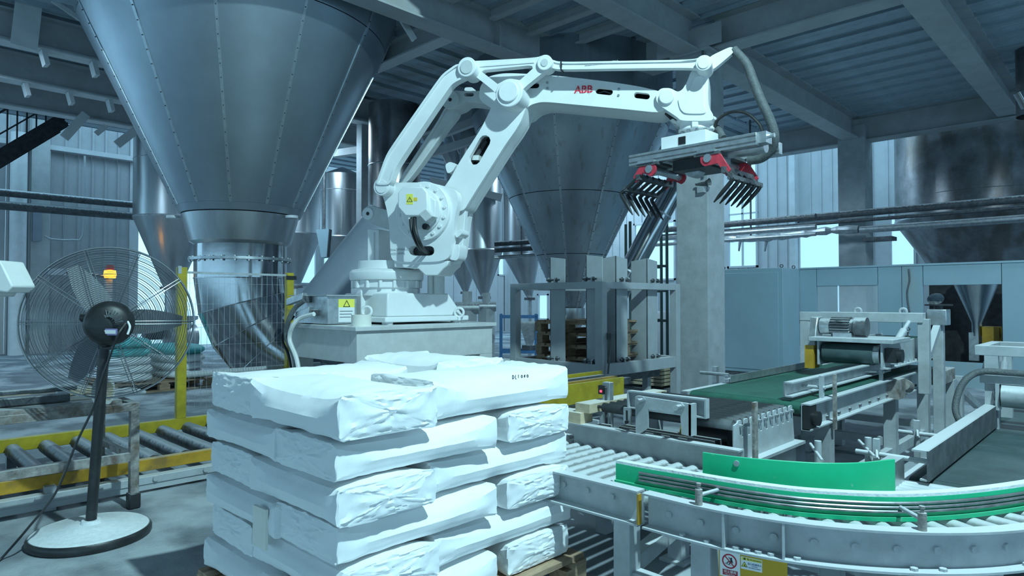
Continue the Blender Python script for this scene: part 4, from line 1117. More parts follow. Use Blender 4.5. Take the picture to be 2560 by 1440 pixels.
tm.prism(o_, [inset(o_, hh * .09)], lambda u, w, dd: V((u, dd, w)), ky - .004, ky - .003)
part(tm, 'warning_symbol', M['ink'], jb, smooth=0)
for k in range(3): part(MB().box(lx0 + .012, ky - .004, jz - (jz - TZ) * (.56 + .1 * k), lx1 - .02 - .01 * k, ky - .003, jz - (jz - TZ) * (.54 + .1 * k)), 'print_line', M['hose'], jb, smooth=0)
for (px, py, s) in ((770, 748, 1.0), (790, 782, .8)):
    q = P(px, py, x=kx)
    part(MB().box(kx - .05, q.y - .06 * s, q.z - .03 * s, kx, q.y + .06 * s, q.z + .035 * s), 'socket', M['dark'], jb, .004)
    q2 = V((kx - .05, q.y, q.z))
    part(MB().obx(q2 + V((-.03, .06, 0)), (V((-.35, 1, -.3)), V((1, .35, 0)), Z_), (.10 * s, .03, .03)), 'plug', M['galv'], jb, .004)
for k, (pts, r, mt_) in enumerate(((((760, 752), (738, 770), (722, 800), (716, 840), (735, 890), (745, 960)), .022, 'hose'), (((785, 785), (752, 795), (732, 815), (724, 850), (742, 900), (752, 970)), .02, 'pwhite'), (((735, 790), (716, 815), (706, 850), (722, 890), (735, 970)), .012, 'black'))):
    pp = [P(x, y, x=kx - .10 - .04 * min(i, 2)) for i, (x, y) in enumerate(pts)]
    part(MB().tube(catmull(pp, 8), r, 8), 'cable', M[mt_], jb)
# tape roll standing on the table edge
tp_c = P(893, 815, z=TZ)
tr_ = thing('tape_roll', 'white roll of tape standing on the pedestal corner', 'tape roll', (TX0 + .10, TY0 + .10, TZ))
tc_ = V((TX0 + .10, TY0 + .09, TZ))
part(MB().lathe([(.05, 0), (.082, 0), (.082, .095), (.05, .095), (.05, 0)], tc_, 32), 'tape', M['cream'], tr_)
part(MB().lathe([(.046, .0), (.05, .0), (.05, .095), (.046, .095), (.046, 0)], tc_, 32), 'core', M['woodl'], tr_)

# ================================================================== SACK STACK
def sack_mesh(L, W, H, seed, flat=0.0):
    """block-bottom paper sack: square folded ends, bulging middle, side crease"""
    mid = [(0, .5), (.35, .5), (.62, .475), (.82, .40), (.94, .22), (1.0, -.10), (.955, -.30), (.88, -.45), (.74, -.5), (.35, -.5), (0, -.5)]
    end = [(0, .44), (.35, .44), (.70, .44), (.93, .43), (.985, .36), (.99, -.06), (.985, -.38), (.94, -.455), (.74, -.47), (.35, -.47), (0, -.47)]
    mid = [(a, b if b <= 0 or a == 0 else b - flat * .16 * (a ** 1.6)) for a, b in mid]
    SUB = 3; NX = 46
    def prof(k):
        c = [((1 - k) * a[0] + k * b[0], (1 - k) * a[1] + k * b[1]) for a, b in zip(mid, end)]
        out = []
        for i in range(len(c) - 1):
            for j in range(SUB):
                t = j / SUB; out.append((c[i][0] * (1 - t) + c[i + 1][0] * t, c[i][1] * (1 - t) + c[i + 1][1] * t))
        half = out + [c[-1]]
        return half + [(-y, z) for y, z in half[-2:0:-1]]
    NR = len(prof(0)); mb = MB(); vs = []
    def ringat(u, shrink=1.0):
        a = abs(u); k = a ** 3.5; out = []
        for j, (py, pz) in enumerate(prof(k)):
            y, z = py * W / 2 * shrink, pz * H * shrink
            x = u * L / 2
            p = V((x * 5 + seed * 7.1, y * 6, z * 9))
            am = .0028 + .0030 * k
            if shrink > .995:
                q = noise.noise(p) * am + noise.noise(p * 2.3) * am * .6
                q += (abs(noise.noise(V((x * 10 + y * 6 + seed * 2, y * 5 - x * 4, z * 12 + seed)))) - .2) * .006
                q += (abs(noise.noise(V((x * 4 + seed, py * 9, pz * 14 + seed * 3.3)))) - .25) * .010 * k
                nv = V((0, py, pz * 2.2)).normalized()
                out.append(V((x, y, z)) + nv * q)
            else:
                yy, zz = py * shrink, pz * 2.2 * shrink
                f = .010 * (1 - shrink ** 3)                          # end swells a little
                f -= .012 * max(0, abs(yy) - .45) * (1 - abs(zz))      # gussets fold in
                d = abs(abs(zz) - (abs(yy) - .45) * 1.75)
                if abs(yy) > .45: f += .004 * math.exp(-(d / .10) ** 2)
                if abs(zz) < .14 and abs(yy) < .8: f += .003           # glued seam band
                f += (abs(noise.noise(V((yy * 4 + seed, zz * 5, seed * 1.7)))) - .2) * .010 + noise.noise(V((yy * 9, zz * 9, seed))) * .003
                out.append(V((x + math.copysign(f, u), y, z)))
        return out
    us = [-1 + 2 * i / (NX - 1) for i in range(NX)]
    us = [math.copysign(abs(u) ** .8, u) for u in us]
    caps = (.08, .2, .32, .44, .55, .65, .74, .82, .89, .95, .985)
    rings = [ringat(-1, q) for q in caps] + [ringat(u) for u in us] + [ringat(1, q) for q in caps[::-1]]
    for r in rings: vs += r
    n = len(rings)
    fs = [(i * NR + j, i * NR + (j + 1) % NR, (i + 1) * NR + (j + 1) % NR, (i + 1) * NR + j) for i in range(n - 1) for j in range(NR)]
    fs += [tuple(range(NR - 1, -1, -1)), tuple(range((n - 1) * NR, n * NR))]
    return mb.add(vs, fs)
SX, SY, LH = 1.13, 1.90, .1375
LX, LY = 1.22, 1.02               # outside of the stack along X and Y
BW = .44
rows = ('top', 'second', 'third', 'fourth', 'fifth', 'bottom')
PAL_H = .15
def sack(cx, cy, z0, along, L, W, seed, label, tilt=0.0, h=LH, rot=0.0, bulge=1.0, crown=.95):
    mb = sack_mesh(L, W, h * bulge, seed, crown)
    ca, sa = (1, 0) if along == 'x' else (0, 1)
    cr, sr = math.cos(rot), math.sin(rot)
    zmin = min(p.z for p in mb.v)
    out = []
    for p in mb.v:
        x, y = (p.x, p.y) if along == 'x' else (-p.y, p.x)
        x, y = x * cr - y * sr, x * sr + y * cr
        out.append(V((cx + x, cy + y, z0 + p.z - zmin + tilt * x)))
    mb.v = out
    return solo(mb, 'paper_sack', M['paper'], label, 'sack', 'white paper sacks stacked on the near pallet', smooth=26)
top_right = None
for k in range(6):
    z0 = PAL_H + LH * (5 - k)
    rn = random.Random(100 + k); j = lambda a=.012: rn.uniform(-a, a)
    ord_ = ('in the %s layer' % rows[k]) if k else 'on top of the stack'
    if k % 2 == 0:      # end at the near corner faces right; long sack runs along the right side
        la, lb, lc = .64, .79, .74; cw = 1.3 if k == 0 else .95
        sack(SX + BW / 2 - .02 + j(), SY + la / 2 - .03 + j(), z0, 'y', la, BW - .03, 11 + k, 'white sack %s at the near corner, end to the right' % ord_, bulge=1.20 if k == 0 else 1.0, crown=cw)
        o = sack(SX + LX - lb / 2 + j(), SY + BW / 2 + .02 + j(), z0, 'x', lb, BW - .02, 31 + k, ('white paper sack with handwritten marker code on top of the stack' if k == 0 else 'white paper sack %s lying along the right side' % ord_), rot=j(.02), bulge=1.20 if k == 0 else 1.0, crown=cw)
        if k == 0: top_right = o
        sack(SX + lc / 2 + .01 + j(), SY + LY - BW / 2 + .02 + j(), z0, 'x', lc, BW - .03, 51 + k, 'white paper sack %s at the left corner, end to the left' % ord_, rot=j(.02), crown=cw, bulge=1.16 if k == 0 else 1.0)
        if k == 0:
            sack(SX + LX - BW / 2 + .02, SY + LY - .60 / 2 + .05, z0 - .004, 'y', .60, BW, 71, 'white paper sack at the hidden far corner on top of the stack', bulge=1.38, crown=1.2)
    else:
        la, lb, lc = .72, .46, .62
        sack(SX + la / 2 + .0 + j(), SY + BW / 2 + j(), z0, 'x', la, BW, 12 + k, 'white paper sack %s at the near corner, square end to the left' % ord_)
        sack(SX + LX - .42 / 2 - .01 + j(), SY + .60 / 2 + .012 + j(), z0, 'y', .60, .40, 32 + k, 'white paper sack %s at the right corner, end to the right' % ord_)
        sack(SX + BW / 2 - .015 + j(), SY + LY - lc / 2 + .01 + j(), z0, 'y', lc, BW, 52 + k, 'white paper sack %s lying along the left side' % ord_)
# paper flaps standing off two end folds on the left
for (px, py, w, h, lab) in ((648, 1318, .055, .20, 'torn white paper flap sticking out at the left side of the stack'),):
    A = P(632, 1262, x=SX - .035); B = P(660, 1378, x=SX - .035)
    q = MB().hexa([V((SX - .035, A.y, B.z)), V((SX - .03, B.y, B.z)), V((SX - .02, B.y, B.z)), V((SX - .025, A.y, B.z)), V((SX - .035, A.y, A.z)), V((SX - .03, B.y, A.z)), V((SX - .02, B.y, A.z)), V((SX - .025, A.y, A.z))])
    solo(q, 'paper_flap', M['cream'], lab, 'paper flap', smooth=0)
A = P(985, 895, z=1.0)
# handwriting on the right top sack: D L 1 0 8 0 drawn over the paper
bpy.context.view_layer.update()
me = top_right.data
bvh = BVHTree.FromPolygons([v.co + V(top_right.location) for v in me.vertices], [tuple(p.vertices) for p in me.polygons])
strokes = {'D': [[(0, 0), (0, 1)], [(0, 1), (.5, .8), (.55, .35), (0, 0)]], 'L': [[(.1, 1), (0, .1), (.35, 0)]], '1': [[(.1, 1), (.05, 0)]],
           '0': [[(.2, .8), (0, .5), (.1, .1), (.4, .1), (.5, .5), (.3, .8), (.2, .8)]], '8': [[(.4, .8), (.1, .7), (.4, .4), (.2, .1), (.05, .3), (.4, .7)]]}
ha, hb_ = P(1282, 945, z=1.06), P(1322, 940, z=1.06)
wr_t = MB(); ca = P(1280, 946, x=None, y=None, d=2.55)
for i, ch in enumerate('DL1080'):
    for st in strokes[ch]:
        pts = []
        for u, v in catmull([V((a, b, 0)) for a, b in st], 5) and [(q.x, q.y) for q in catmull([V((a, b, 0)) for a, b in st], 5)]:
            px = 1281 + i * 7.2 + u * 6.5; py = 948 - v * (9 if i < 2 else 7.5) - i * .5 - (2 if i > 1 else 0)
            d = ray(px, py); hit = bvh.ray_cast(V((0, 0, EYE)), d.normalized())
            if hit[0] is not None: pts.append(hit[0] + hit[1] * .0012 * (1 if hit[1].dot(d) < 0 else -1))
        if len(pts) > 1: wr_t.tube(pts, .0016, 5)
if wr_t.v:
    part(wr_t, 'marker_code', M['ink'], top_right, label='handwritten black marker code')
# pallet below
np_ = pallet('pallet', 'wooden pallet under the big stack of white sacks', SX + LX / 2, SY + LY / 2, 0, LX + .08, LY + .08, nb=8, h=PAL_H)

# ================================================================== PALLET CAGE
cg = thing('pallet_magazine', 'grey steel pallet cage with upright angle guides', 'cage', (6.6, 5.2, 0))
KX0, KY0 = 6.09, 4.52; KX1 = KX0 + 1.63; KY1 = KY0 + 1.36
zt_, zb_ = 1.52, .50
fm = 'frameg'
for x in (KX0, KX1):
    for y in (KY0, KY1): part(MB().box(x - .05, y - .05, 0, x + .05, y + .05, zt_), 'post', M[fm], cg, .004)
for z, h in ((zt_ - .04, .08), (zb_, .14)):
    for y in (KY0, KY1): part(MB().box(KX0 + .05, y - .04, z - h / 2, KX1 - .05, y + .04, z + h / 2), 'rail', M[fm], cg, .003)
    for x in (KX0, KX1): part(MB().box(x - .04, KY0 + .05, z - h / 2, x + .04, KY1 - .05, z + h / 2), 'rail', M[fm], cg, .003)
def guide(c, xdir, ydir, z0, z1):
    """angle-iron guide with its corner at c"""
    t = .012; w = .24
    mb = MB()
    for d, e in ((xdir, ydir), (ydir, xdir)):
        a = V(c); b = a + d * w
        mb.hexa([a + Z_ * z0, b + Z_ * z0, b + e * t + Z_ * z0, a + e * t + Z_ * z0, a + Z_ * z1, b + Z_ * (z1 - .03), b + e * t + Z_ * (z1 - .03), a + e * t + Z_ * z1])
    return part(mb, 'angle_guide', M[fm], cg, .002)
gpos = []
for px, face in ((1375, 'y'), (1465, 'y'), (1540, 'x'), (1618, 'x'), (1515, 'b'), (1600, 'b')):
    if face == 'y':
        q = P(px, 760, x=KX0 + .06); guide((KX0 + .06, q.y, 0), Y_ * .001 - Y_ * 1, X_, zb_ - .02, 1.84)
    elif face == 'x':
        q = P(px, 760, y=KY0 + .06); guide((q.x, KY0 + .06, 0), X_, Y_, zb_ - .02, 1.84)
    else:
        q = P(px, 760, y=KY1 - .06); guide((q.x, KY1 - .06, 0), X_, -Y_, zb_ - .02, 1.80)
    if face != 'b':
        for z in (zt_ + .035, zb_ + .10):
            b = V((KX0 - .0, q.y - .10, z)) if face == 'y' else V((q.x + .10, KY0, z))
            a = Y_ if face == 'y' else X_
            bt = part(MB().cyl(b - a * .10, b + a * .10, .013, n=8).cyl(b - a * .06, b - a * .03, .028, n=6).cyl(b + a * .04, b + a * .07, .028, n=6), 'adjuster_bolt', M['dark'], cg)
            part(MB().obx(b - a * .045 - Z_ * .02, (a, Z_.cross(a), Z_), (.008, .03, .035)), 'bolt_bracket', M[fm], cg)
for k in range(4):
    pallet('pallet', 'wooden pallet in the cage, %s of four' % ('lowest', 'second lowest', 'second highest', 'topmost')[k], (KX0 + KX1) / 2 + random.uniform(-.015, .015), (KY0 + KY1) / 2 + .02, .47 + .146 * k, 1.2, 1.0, group='pallets stored in the cage', nb=6)
# chain bed carrying the pallets
cbm = thing('chain_bed', 'low grey chain bed under the pallet cage', 'conveyor', (6.9, 5.2, 0))
for y in (KY0 + .25, KY1 - .25):
    part(MB().box(KX0 + .06, y - .05, .30, KX1 - .06, y + .05, .465), 'chain_rail', M['dark'], cbm)
    for x in (KX0 + .3, KX1 - .3): part(MB().box(x - .04, y - .04, 0, x + .04, y + .04, .30), 'leg', M[fm], cbm)
# optical sensor post on the cage corner
sp = thing('sensor_post', 'slim dark sensor bracket on the cage corner post', 'sensor', P(1526, 930, y=KY0 - .06))
q0, q1 = P(1526, 832, y=KY0 - .08), P(1520, 935, y=KY0 - .08)
part(MB().tube([q0, (q0 + q1) / 2 + X_ * .01, q1], .012, 6), 'cable', M['dark'], sp)
part(MB().box(q0.x - .03, q0.y - .03, q0.z - .08, q0.x + .03, q0.y + .03, q0.z), 'sensor', M['dark'], sp)

# ---- yellow-sided pallet conveyor between stack and cage
yc = thing('pallet_conveyor', 'yellow-sided pallet conveyor behind the right end of the sack stack', 'conveyor', (4.8, 4.1, 0))
part(MB().box(3.3, 3.84, .34, 5.56, 3.87, .53), 'side_plate', M['yellow'], yc, .004)
part(MB().box(3.3, 4.36, .36, 5.9, 4.39, .53), 'side_plate', M['yellow'], yc, .004)
for y in (3.95, 4.12, 4.29): part(MB().box(3.3, y - .03, .44, 5.8, y + .03, .50), 'chain_rail', M['dark' if y != 4.12 else 'orange'], yc)
for x in (3.5, 5.3):
    for y in (3.88, 4.30): part(MB().box(x, y, 0, x + .09, y + .07, .36), 'leg', M[fm], yc)
part(MB().box(3.5, 3.88, .22, 5.4, 3.95, .30), 'lower_rail', M[fm], yc)
# pale guard plate
gp = thing('guard_plate', 'pale blue-grey guard plate just right of the sack stack', 'guard', (3.8, 3.0, 0))
A, B = P(1400, 1042, x=3.78), P(1495, 1042, x=3.78)
part(MB().box(3.78, B.y, .27, 3.80, A.y + .3, .45), 'plate', M['frame'], gp, .003)
for y in (B.y + .1, A.y + .1): part(MB().box(3.80, y, 0, 3.86, y + .06, .40), 'leg', M[fm], gp)
# photocell post in front of the yellow plate
pp_ = thing('photocell_post', 'slotted aluminium photocell post before the yellow plate', 'sensor', P(1520, 1060, x=3.3))
A, B = P(1520, 955, x=3.12), P(1520, 1085, x=3.12)
part(MB().box(3.10, A.y - .025, .0, 3.14, A.y + .025, A.z), 'post', M['galv'], pp_, .003)
part(MB().box(3.095, A.y - .006, .3, 3.10, A.y + .006, A.z - .03), 'slot', M['dark'], pp_)
part(MB().box(3.085, A.y + .01, A.z - .07, 3.12, A.y + .045, A.z - .02), 'sensor_head', M['black'], pp_)
part(MB().box(3.08, A.y + .018, A.z - .058, 3.086, A.y + .030, A.z - .046), 'led', M['led'], pp_)

# ================================================================== FAR MIDDLE: racks, machines, small heaps
def rack(name, label, a, b, d, z1, mt, shelves):
    A, B = P(a, 800, d=d), P(b, 800, d=d); t = thing(name, label, 'rack', ((A.x + B.x) / 2, (A.y + B.y) / 2, 0))
    u = (B - A); u.z = 0; u.normalize(); v = Z_.cross(u); L = (B - A).length
    A.z = 0
    for i in (0, 1):
        for j in (0, 1):
            c = A + u * L * i + v * .5 * j; part(MB().bar(c, c + Z_ * z1, .05, .05, up=u), 'upright', M[mt], t)
    for z in shelves:
        for j in (0, 1): part(MB().bar(A + v * .5 * j + Z_ * z, A + u * L + v * .5 * j + Z_ * z, .05, .05), 'shelf_rail', M[mt], t)
    return t, A, u, v, L
rk, A, u, v, L = rack('steel_rack', 'blue steel rack among the far machines', 1252, 1342, 12.2, 1.05, 'blue', (.35, 1.0))
hp_ = thing('feed_hopper', 'small grey feed hopper on the blue rack', 'hopper', A + u * L * .8 + Z_ * .4)
q = A + u * L * .8 + v * .25
part(MB().lathe([(.08, .45), (.26, .85), (.26, .90)], (q.x, q.y, 0), 4), 'funnel', M['galv'], hp_)
part(MB().box(q.x - .1, q.y - .1, .37, q.x + .1, q.y + .1, .46), 'outlet', M['dark'], hp_)
hp_ = thing('feed_hopper', 'round grey feed hopper at the left end of the blue rack', 'hopper', A + u * .05)
q = A - u * .42 + v * .1
part(MB().lathe([(.10, .5), (.28, .82), (.28, .88)], (q.x, q.y, 0), 20), 'funnel', M['galv'], hp_)
part(MB().box(q.x - .2, q.y - .2, 0, q.x + .2, q.y + .2, .5), 'stand', M['frameg'], hp_)
def far_valve(px, py, d, label, s=1.0):
    c = P(px, py, d=d); t = thing('pump_unit', label, 'pump', (c.x, c.y, 0))
    part(MB().cyl(c - RT * .22 * s, c + RT * .22 * s, .11 * s, n=14), 'motor', M['galv'], t)
    part(MB().cyl(c - Z_ * .1, c + Z_ * .30 * s, .09 * s, n=14), 'neck', M['frame'], t)
    part(MB().box(c.x - .12, c.y - .12, 0, c.x + .12, c.y + .12, c.z - .05), 'stand', M['frameg'], t)
far_valve(1168, 770, 11.9, 'small grey pump unit beside the robot base')
far_valve(1216, 766, 13.2, 'small pump unit under the silo cone left of the blue rack', .9)
gk, A2, u2, v2, L2 = rack('steel_rack', 'tall dark green rack left of the near column', 1576, 1668, 13.2, 2.9, 'greenp', (.9, 1.5, 2.0))
for k, (px, py, w, h) in enumerate(((1600, 730, .3, .6), (1645, 800, .32, 1.0))):
    c = P(px, py, d=14.6 + .8 * k)
    solo(MB().lathe([(0, 0), (w, 0), (w, h), (w * .9, h + .05), (0, h + .05)], (c.x, c.y, .0 if k else .95), 20) if k else MB().lathe([(0, 0), (w, 0), (w, h), (w * .9, h + .05), (0, h + .05)], (c.x, c.y, 0), 20),
         'drum', M['wallw'], ('white drum' if k == 0 else 'tall white drum') + ' behind the dark green rack', 'drum')
sk = 0
for (px, py, d, w, lab) in ((1300, 862, 10.9, .30, 'white sack lying left of the pallet cage post'), (1262, 868, 11.2, .28, 'white sack slumped against the blue rack'), (1345, 870, 11.6, .24, 'small white sack behind the pallet cage post'), (1240, 880, 11.0, .22, 'white sack right of the robot pedestal')):
    c = P(px, py, d=d); q = MB().lathe([(0, 0), (.8, .02), (1, .35), (.85, .75), (.4, .95), (0, 1)], (0, 0, 0), 18)
    q.v = [V((c.x + p.x * w + .03 * noise.noise(p * 3), c.y + p.y * w * .8, p.z * w * 1.15)) for p in q.v]
    solo(q, 'sack', M['paper'], lab, 'sack', 'loose white sacks among the far machines')
# stack of thin boards seen under the cage
bd0 = None
c = P(1640, 945, d=10.2)
for k in range(6):
    q = MB().box(c.x - .5, c.y - .4, .05 + .055 * k, c.x + .5 - .03 * (k % 2), c.y + .4, .09 + .055 * k)
    solo(q, 'board', M['woodl'], 'thin pale board behind the cage, %s of the pile' % ('lowest', 'second', 'third', 'fourth', 'fifth', 'topmost')[k], 'board', 'pile of thin boards behind the cage')

# ================================================================== CABINETS / ENCLOSURE AT THE RIGHT
CXf = 11.05; cz1 = P(1957, 669, x=CXf).z
cyN = P(1957, 700, x=CXf).y; cyF = P(1790, 700, x=CXf).y
c1_ = thing('control_cabinet', 'tall grey control cabinet right of the near column', 'cabinet', (CXf + .36, (cyN + cyF) / 2, 0))
part(MB().box(CXf, cyN, .06, CXf + .72, cyF, cz1), 'body', M['cab'], c1_, .006)
part(MB().box(CXf + .02, cyN + .02, 0, CXf + .70, cyF - .02, .06), 'plinth', M['dark'], c1_)
ds = cyN + .07
part(MB().box(CXf - .022, ds, .12, CXf - .002, cyF - .05, cz1 - .07), 'door', M['cab'], c1_, .004)
for y in (cyN + .06, cyF - .1):
    part(MB().ring((CXf + .1, y, cz1 + .035), X_, .025, .009, 16, 6), 'lifting_eye', M['dark'], c1_)
part(MB().ring((CXf + .62, cyN + .06, cz1 + .035), X_, .025, .009, 16, 6), 'lifting_eye', M['dark'], c1_)
# long enclosure with two openings
EX = CXf + .74
ez = P(2000, 674, x=EX).z
enc = thing('machine_enclosure', 'long grey sheet-steel enclosure with two openings at the right', 'enclosure', (EX, 2, 0))
def wy(px): return P(px, 780, x=EX).y
def wz(py, px): return P(px, py, x=EX).z
yL, yR = wy(1999), -9.0
o1 = (wy(2195), wy(2042), wz(842, 2100), wz(714, 2100))
o2 = (wy(2505), wy(2308), wz(905, 2400), wz(712, 2400))
def panel(y0, y1, z0, z1): return part(MB().box(EX, y0 + .004, z0, EX + .05, y1 - .004, z1), 'panel', M['cab'], enc, .003)
panel(o1[1], yL, 0, ez); ym = wy(2255)
panel(o1[0], o1[1], 0, o1[2]); panel(o1[0], o1[1], o1[3], ez)
panel(ym, o1[0], 0, ez); panel(o2[1], ym, 0, ez)
panel(o2[0], o2[1], 0, o2[2]); panel(o2[0], o2[1], o2[3], ez)
panel(yR, o2[0], 0, ez)
part(MB().box(EX - .02, yR, ez, EX + .5, yL, ez + .03), 'top_rail', M['cab'], enc, .003)
part(MB().box(EX + .05, yL - .05, 0, EX + 1.8, yL, ez), 'end_panel', M['cab'], enc)
part(MB().box(EX - .02, wy(2003) , .9, EX, wy(1999.5), 1.05), 'handle', M['dark'], enc)
part(MB().box(EX + .03, o1[0], o1[2], EX + .04, o1[1], o1[3]), 'window_pane', M['glass'], enc)
part(MB().tube(catmull([P(2272, 672, x=EX - .03), P(2274, 700, x=EX - .03), P(2268, 735, x=EX - .03), P(2275, 790, x=EX - .03)], 6), .012, 6), 'cable', M['dark'], enc)
# inside: partition coloured black to stand for the interior shade, second little hopper, back light
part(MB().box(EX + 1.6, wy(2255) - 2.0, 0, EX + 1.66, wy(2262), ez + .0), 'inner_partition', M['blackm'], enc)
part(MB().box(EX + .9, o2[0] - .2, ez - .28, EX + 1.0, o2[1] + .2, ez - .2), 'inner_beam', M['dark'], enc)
ih = thing('inner_hopper', 'small steel filling hopper inside the right opening', 'hopper', P(2440, 880, x=EX + .9))
c = P(2442, 800, x=EX + .85)
part(MB().lathe([(.07, c.z - .25), (.07, c.z - .05), (.30, c.z + .55), (.30, c.z + .8)], (c.x, c.y, 0), 24), 'funnel', M['steelb'], ih)
part(MB().box(c.x - .06, c.y - .03, .35, c.x + .0, c.y + .10, c.z - .2), 'spout', M['galv'], ih)
part(MB().box(c.x - .1, c.y - .30, c.z - .38, c.x + .15, c.y - .08, c.z - .1), 'gearbox', M['orange'], ih)
part(MB().cyl((c.x, c.y - .34, c.z - .2), (c.x, c.y - .60, c.z - .2), .09, n=16), 'motor', M['black'], ih)
iw = thing('hand_wheel', 'pale round hand wheel inside the right opening', 'wheel', P(2340, 760, x=EX + .6))
c = P(2340, 750, x=EX + .6)
part(MB().lathe([(0, .0), (.11, 0), (.12, .03), (.0, .04)], c, 24, axis=V((-.6, 0, .5))), 'disc', M['galv'], iw)
part(MB().box(c.x + .02, c.y - .04, 0, c.x + .1, c.y + .04, c.z - .02), 'stand', M['dark'], iw)

# ================================================================== CURVED ROLLER CONVEYOR
RZ = .505                          # roller tops
CC = V((3.34, 1.27, 0)); RO_ = 1.13
cv = thing('roller_conveyor', 'curved roller conveyor with green side guides in the right foreground', 'conveyor', (2.9, 1.2, 0))
RR = .028; zr0 = RZ - RR
SXO = 2.215                       # outer edge of the straight side channel
r0 = None
for k in range(22):
    y = 1.44 + .08 * k
    q = MB().cyl((2.29, y, zr0), (3.0, y, zr0), RR, n=14).cyl((2.27, y, zr0), (3.03, y, zr0), .008, n=6)
    if r0 is None: r0 = part(q, 'roller', M['roller'], cv)
    else: clone(r0, (0, .08 * k, 0), cv)
# straight frame
def channel(path, zt, h, out, w=.07, t=.008):
    """side channel: web with flanges pointing to the `out` side of the path"""
    sec = [(0, zt), (out * w, zt), (out * w, zt - t), (out * t, zt - t), (out * t, zt - h + t), (out * w, zt - h + t), (out * w, zt - h), (0, zt - h)]
    if out < 0: sec = sec[::-1]
    return MB().sweep(path, sec)
FZ, FH = .545, .14
part(channel([(SXO + .055, 3.3, 0), (SXO + .055, 1.47, 0)], FZ, FH, 1, .055), 'side_channel', M['frame'], cv)
part(channel([(3.03, 3.3, 0), (3.03, 1.30, 0)], FZ - .04, .11, -1, .03), 'side_channel', M['frame'], cv)
part(MB().box(SXO - .002, 1.462, FZ - .13, SXO + .02, 1.47, FZ - .01), 'end_plate', M['orange'], cv)
for k in range(5):
    y = 1.62 + .13 * k
    part(MB().cyl((SXO + .049, y, FZ - .06 - .0), (SXO + .038, y, FZ - .06), .012, n=12), 'bolt', M['frame'], cv)
# curve
def arc(r, a0=180, a1=272, n=28): return [V((CC.x + r * math.cos(R(a0 + (a1 - a0) * i / n)), CC.y + r * math.sin(R(a0 + (a1 - a0) * i / n)), 0)) for i in range(n + 1)]
pth = [V((CC.x - RO_ + .055, 1.445, 0))] + arc(RO_ - .055, 180, 275, 32) + [V((4.6, CC.y - RO_ + .055, 0))]
part(channel(pth, FZ, FH, 1, .055), 'outer_channel', M['frame'], cv)
part(channel([V((CC.x - .33, 1.45, 0))] + arc(.33, 180, 270, 16), FZ - .03, .10, -1, .02), 'inner_channel', M['frame'], cv)
NRL = 16
r0 = None
for k in range(NRL):
    a = R(184 + 86 * k / (NRL - 1)); d = V((math.cos(a), math.sin(a), 0))
    if r0 is None:
        q = MB().cyl(V((.37, 0, zr0)), V((1.05, 0, zr0)), .022, .032, n=14).cyl(V((.34, 0, zr0)), V((1.075, 0, zr0)), .008, n=6)
        r0 = bpy.data.objects.new('tapered_roller', mesh_of(q, 'tapered_roller', M['roller'])); COL.objects.link(r0); o = r0
    else:
        o = r0.copy(); COL.objects.link(o)
    o.parent = cv; o.matrix_parent_inverse = Matrix.Translation(-wloc(cv)); o.location = CC; o.rotation_euler = (0, 0, a)
# stiffeners and bolt heads on the curved web
for a in (188, 198.3):
    d = V((math.cos(R(a)), math.sin(R(a)), 0)); s = V((-d.y, d.x, 0))
    part(MB().obx(CC + d * (RO_ - .027) + Z_ * (FZ - FH / 2), (d, s, Z_), (.025, .004, FH / 2 - .008)), 'stiffener', M['frame'], cv)
b0_ = b1_ = None
def placed(mesh_o, name, mb, mt, loc, rz):
    if mesh_o is None:
        o = bpy.data.objects.new(name, mesh_of(mb, name, M[mt])); COL.objects.link(o); mesh_o = o
    else: o = mesh_o.copy(); COL.objects.link(o)
    o.parent = cv; o.matrix_parent_inverse = Matrix.Translation(-wloc(cv)); o.location = loc; o.rotation_euler = (0, 0, rz)
    return mesh_o
for a in (175.8, 182.8, 189.7, 196.5, 203.3, 210, 216.8, 223.6, 230.3, 236.9, 244, 251, 258, 265):
    d = V((math.cos(R(a)), math.sin(R(a)), 0))
    b0_ = placed(b0_, 'bolt', MB().cyl((-.001, 0, 0), (.008, 0, 0), .0125, n=14), 'frame', CC + d * (RO_ - .047) + Z_ * (FZ - .072), R(a))
for a in (179.4, 184.5, 190, 192, 194, 196.2, 200.5, 219.1, 223.9, 240, 256):
    d = V((math.cos(R(a)), math.sin(R(a)), 0))
    b1_ = placed(b1_, 'flange_bolt', MB().cyl((0, 0, 0), (0, 0, .009), .0125, n=6), 'frame', CC + d * (RO_ - .024) + Z_ * (FZ - FH + .008), R(a))
# legs and braces
for (x, y) in ((2.29, 1.57), (2.28, 1.212), (2.96, 1.72), (3.0, 1.0), (2.78, .42), (3.5, .28)):
    part(MB().box(x - .04, y - .04, .012, x + .04, y + .04, FZ - FH), 'leg', M['frame'], cv, .003)
    part(MB().box(x - .07, y - .07, 0, x + .07, y + .07, .012), 'foot_plate', M['frame'], cv)
for p, q in (((2.30, 1.57, .2), (2.96, 1.70, .2)), ((2.30, 1.21, .30), (2.96, 1.20, .30)), ((2.30, 1.53, .16), (2.29, 1.25, .16)), ((2.98, 1.68, .16), (2.99, 1.04, .16)), ((2.82, .45, .2), (3.0, .96, .2))):
    part(MB().bar(p, q, .06, .07), 'brace', M['frame'], cv)
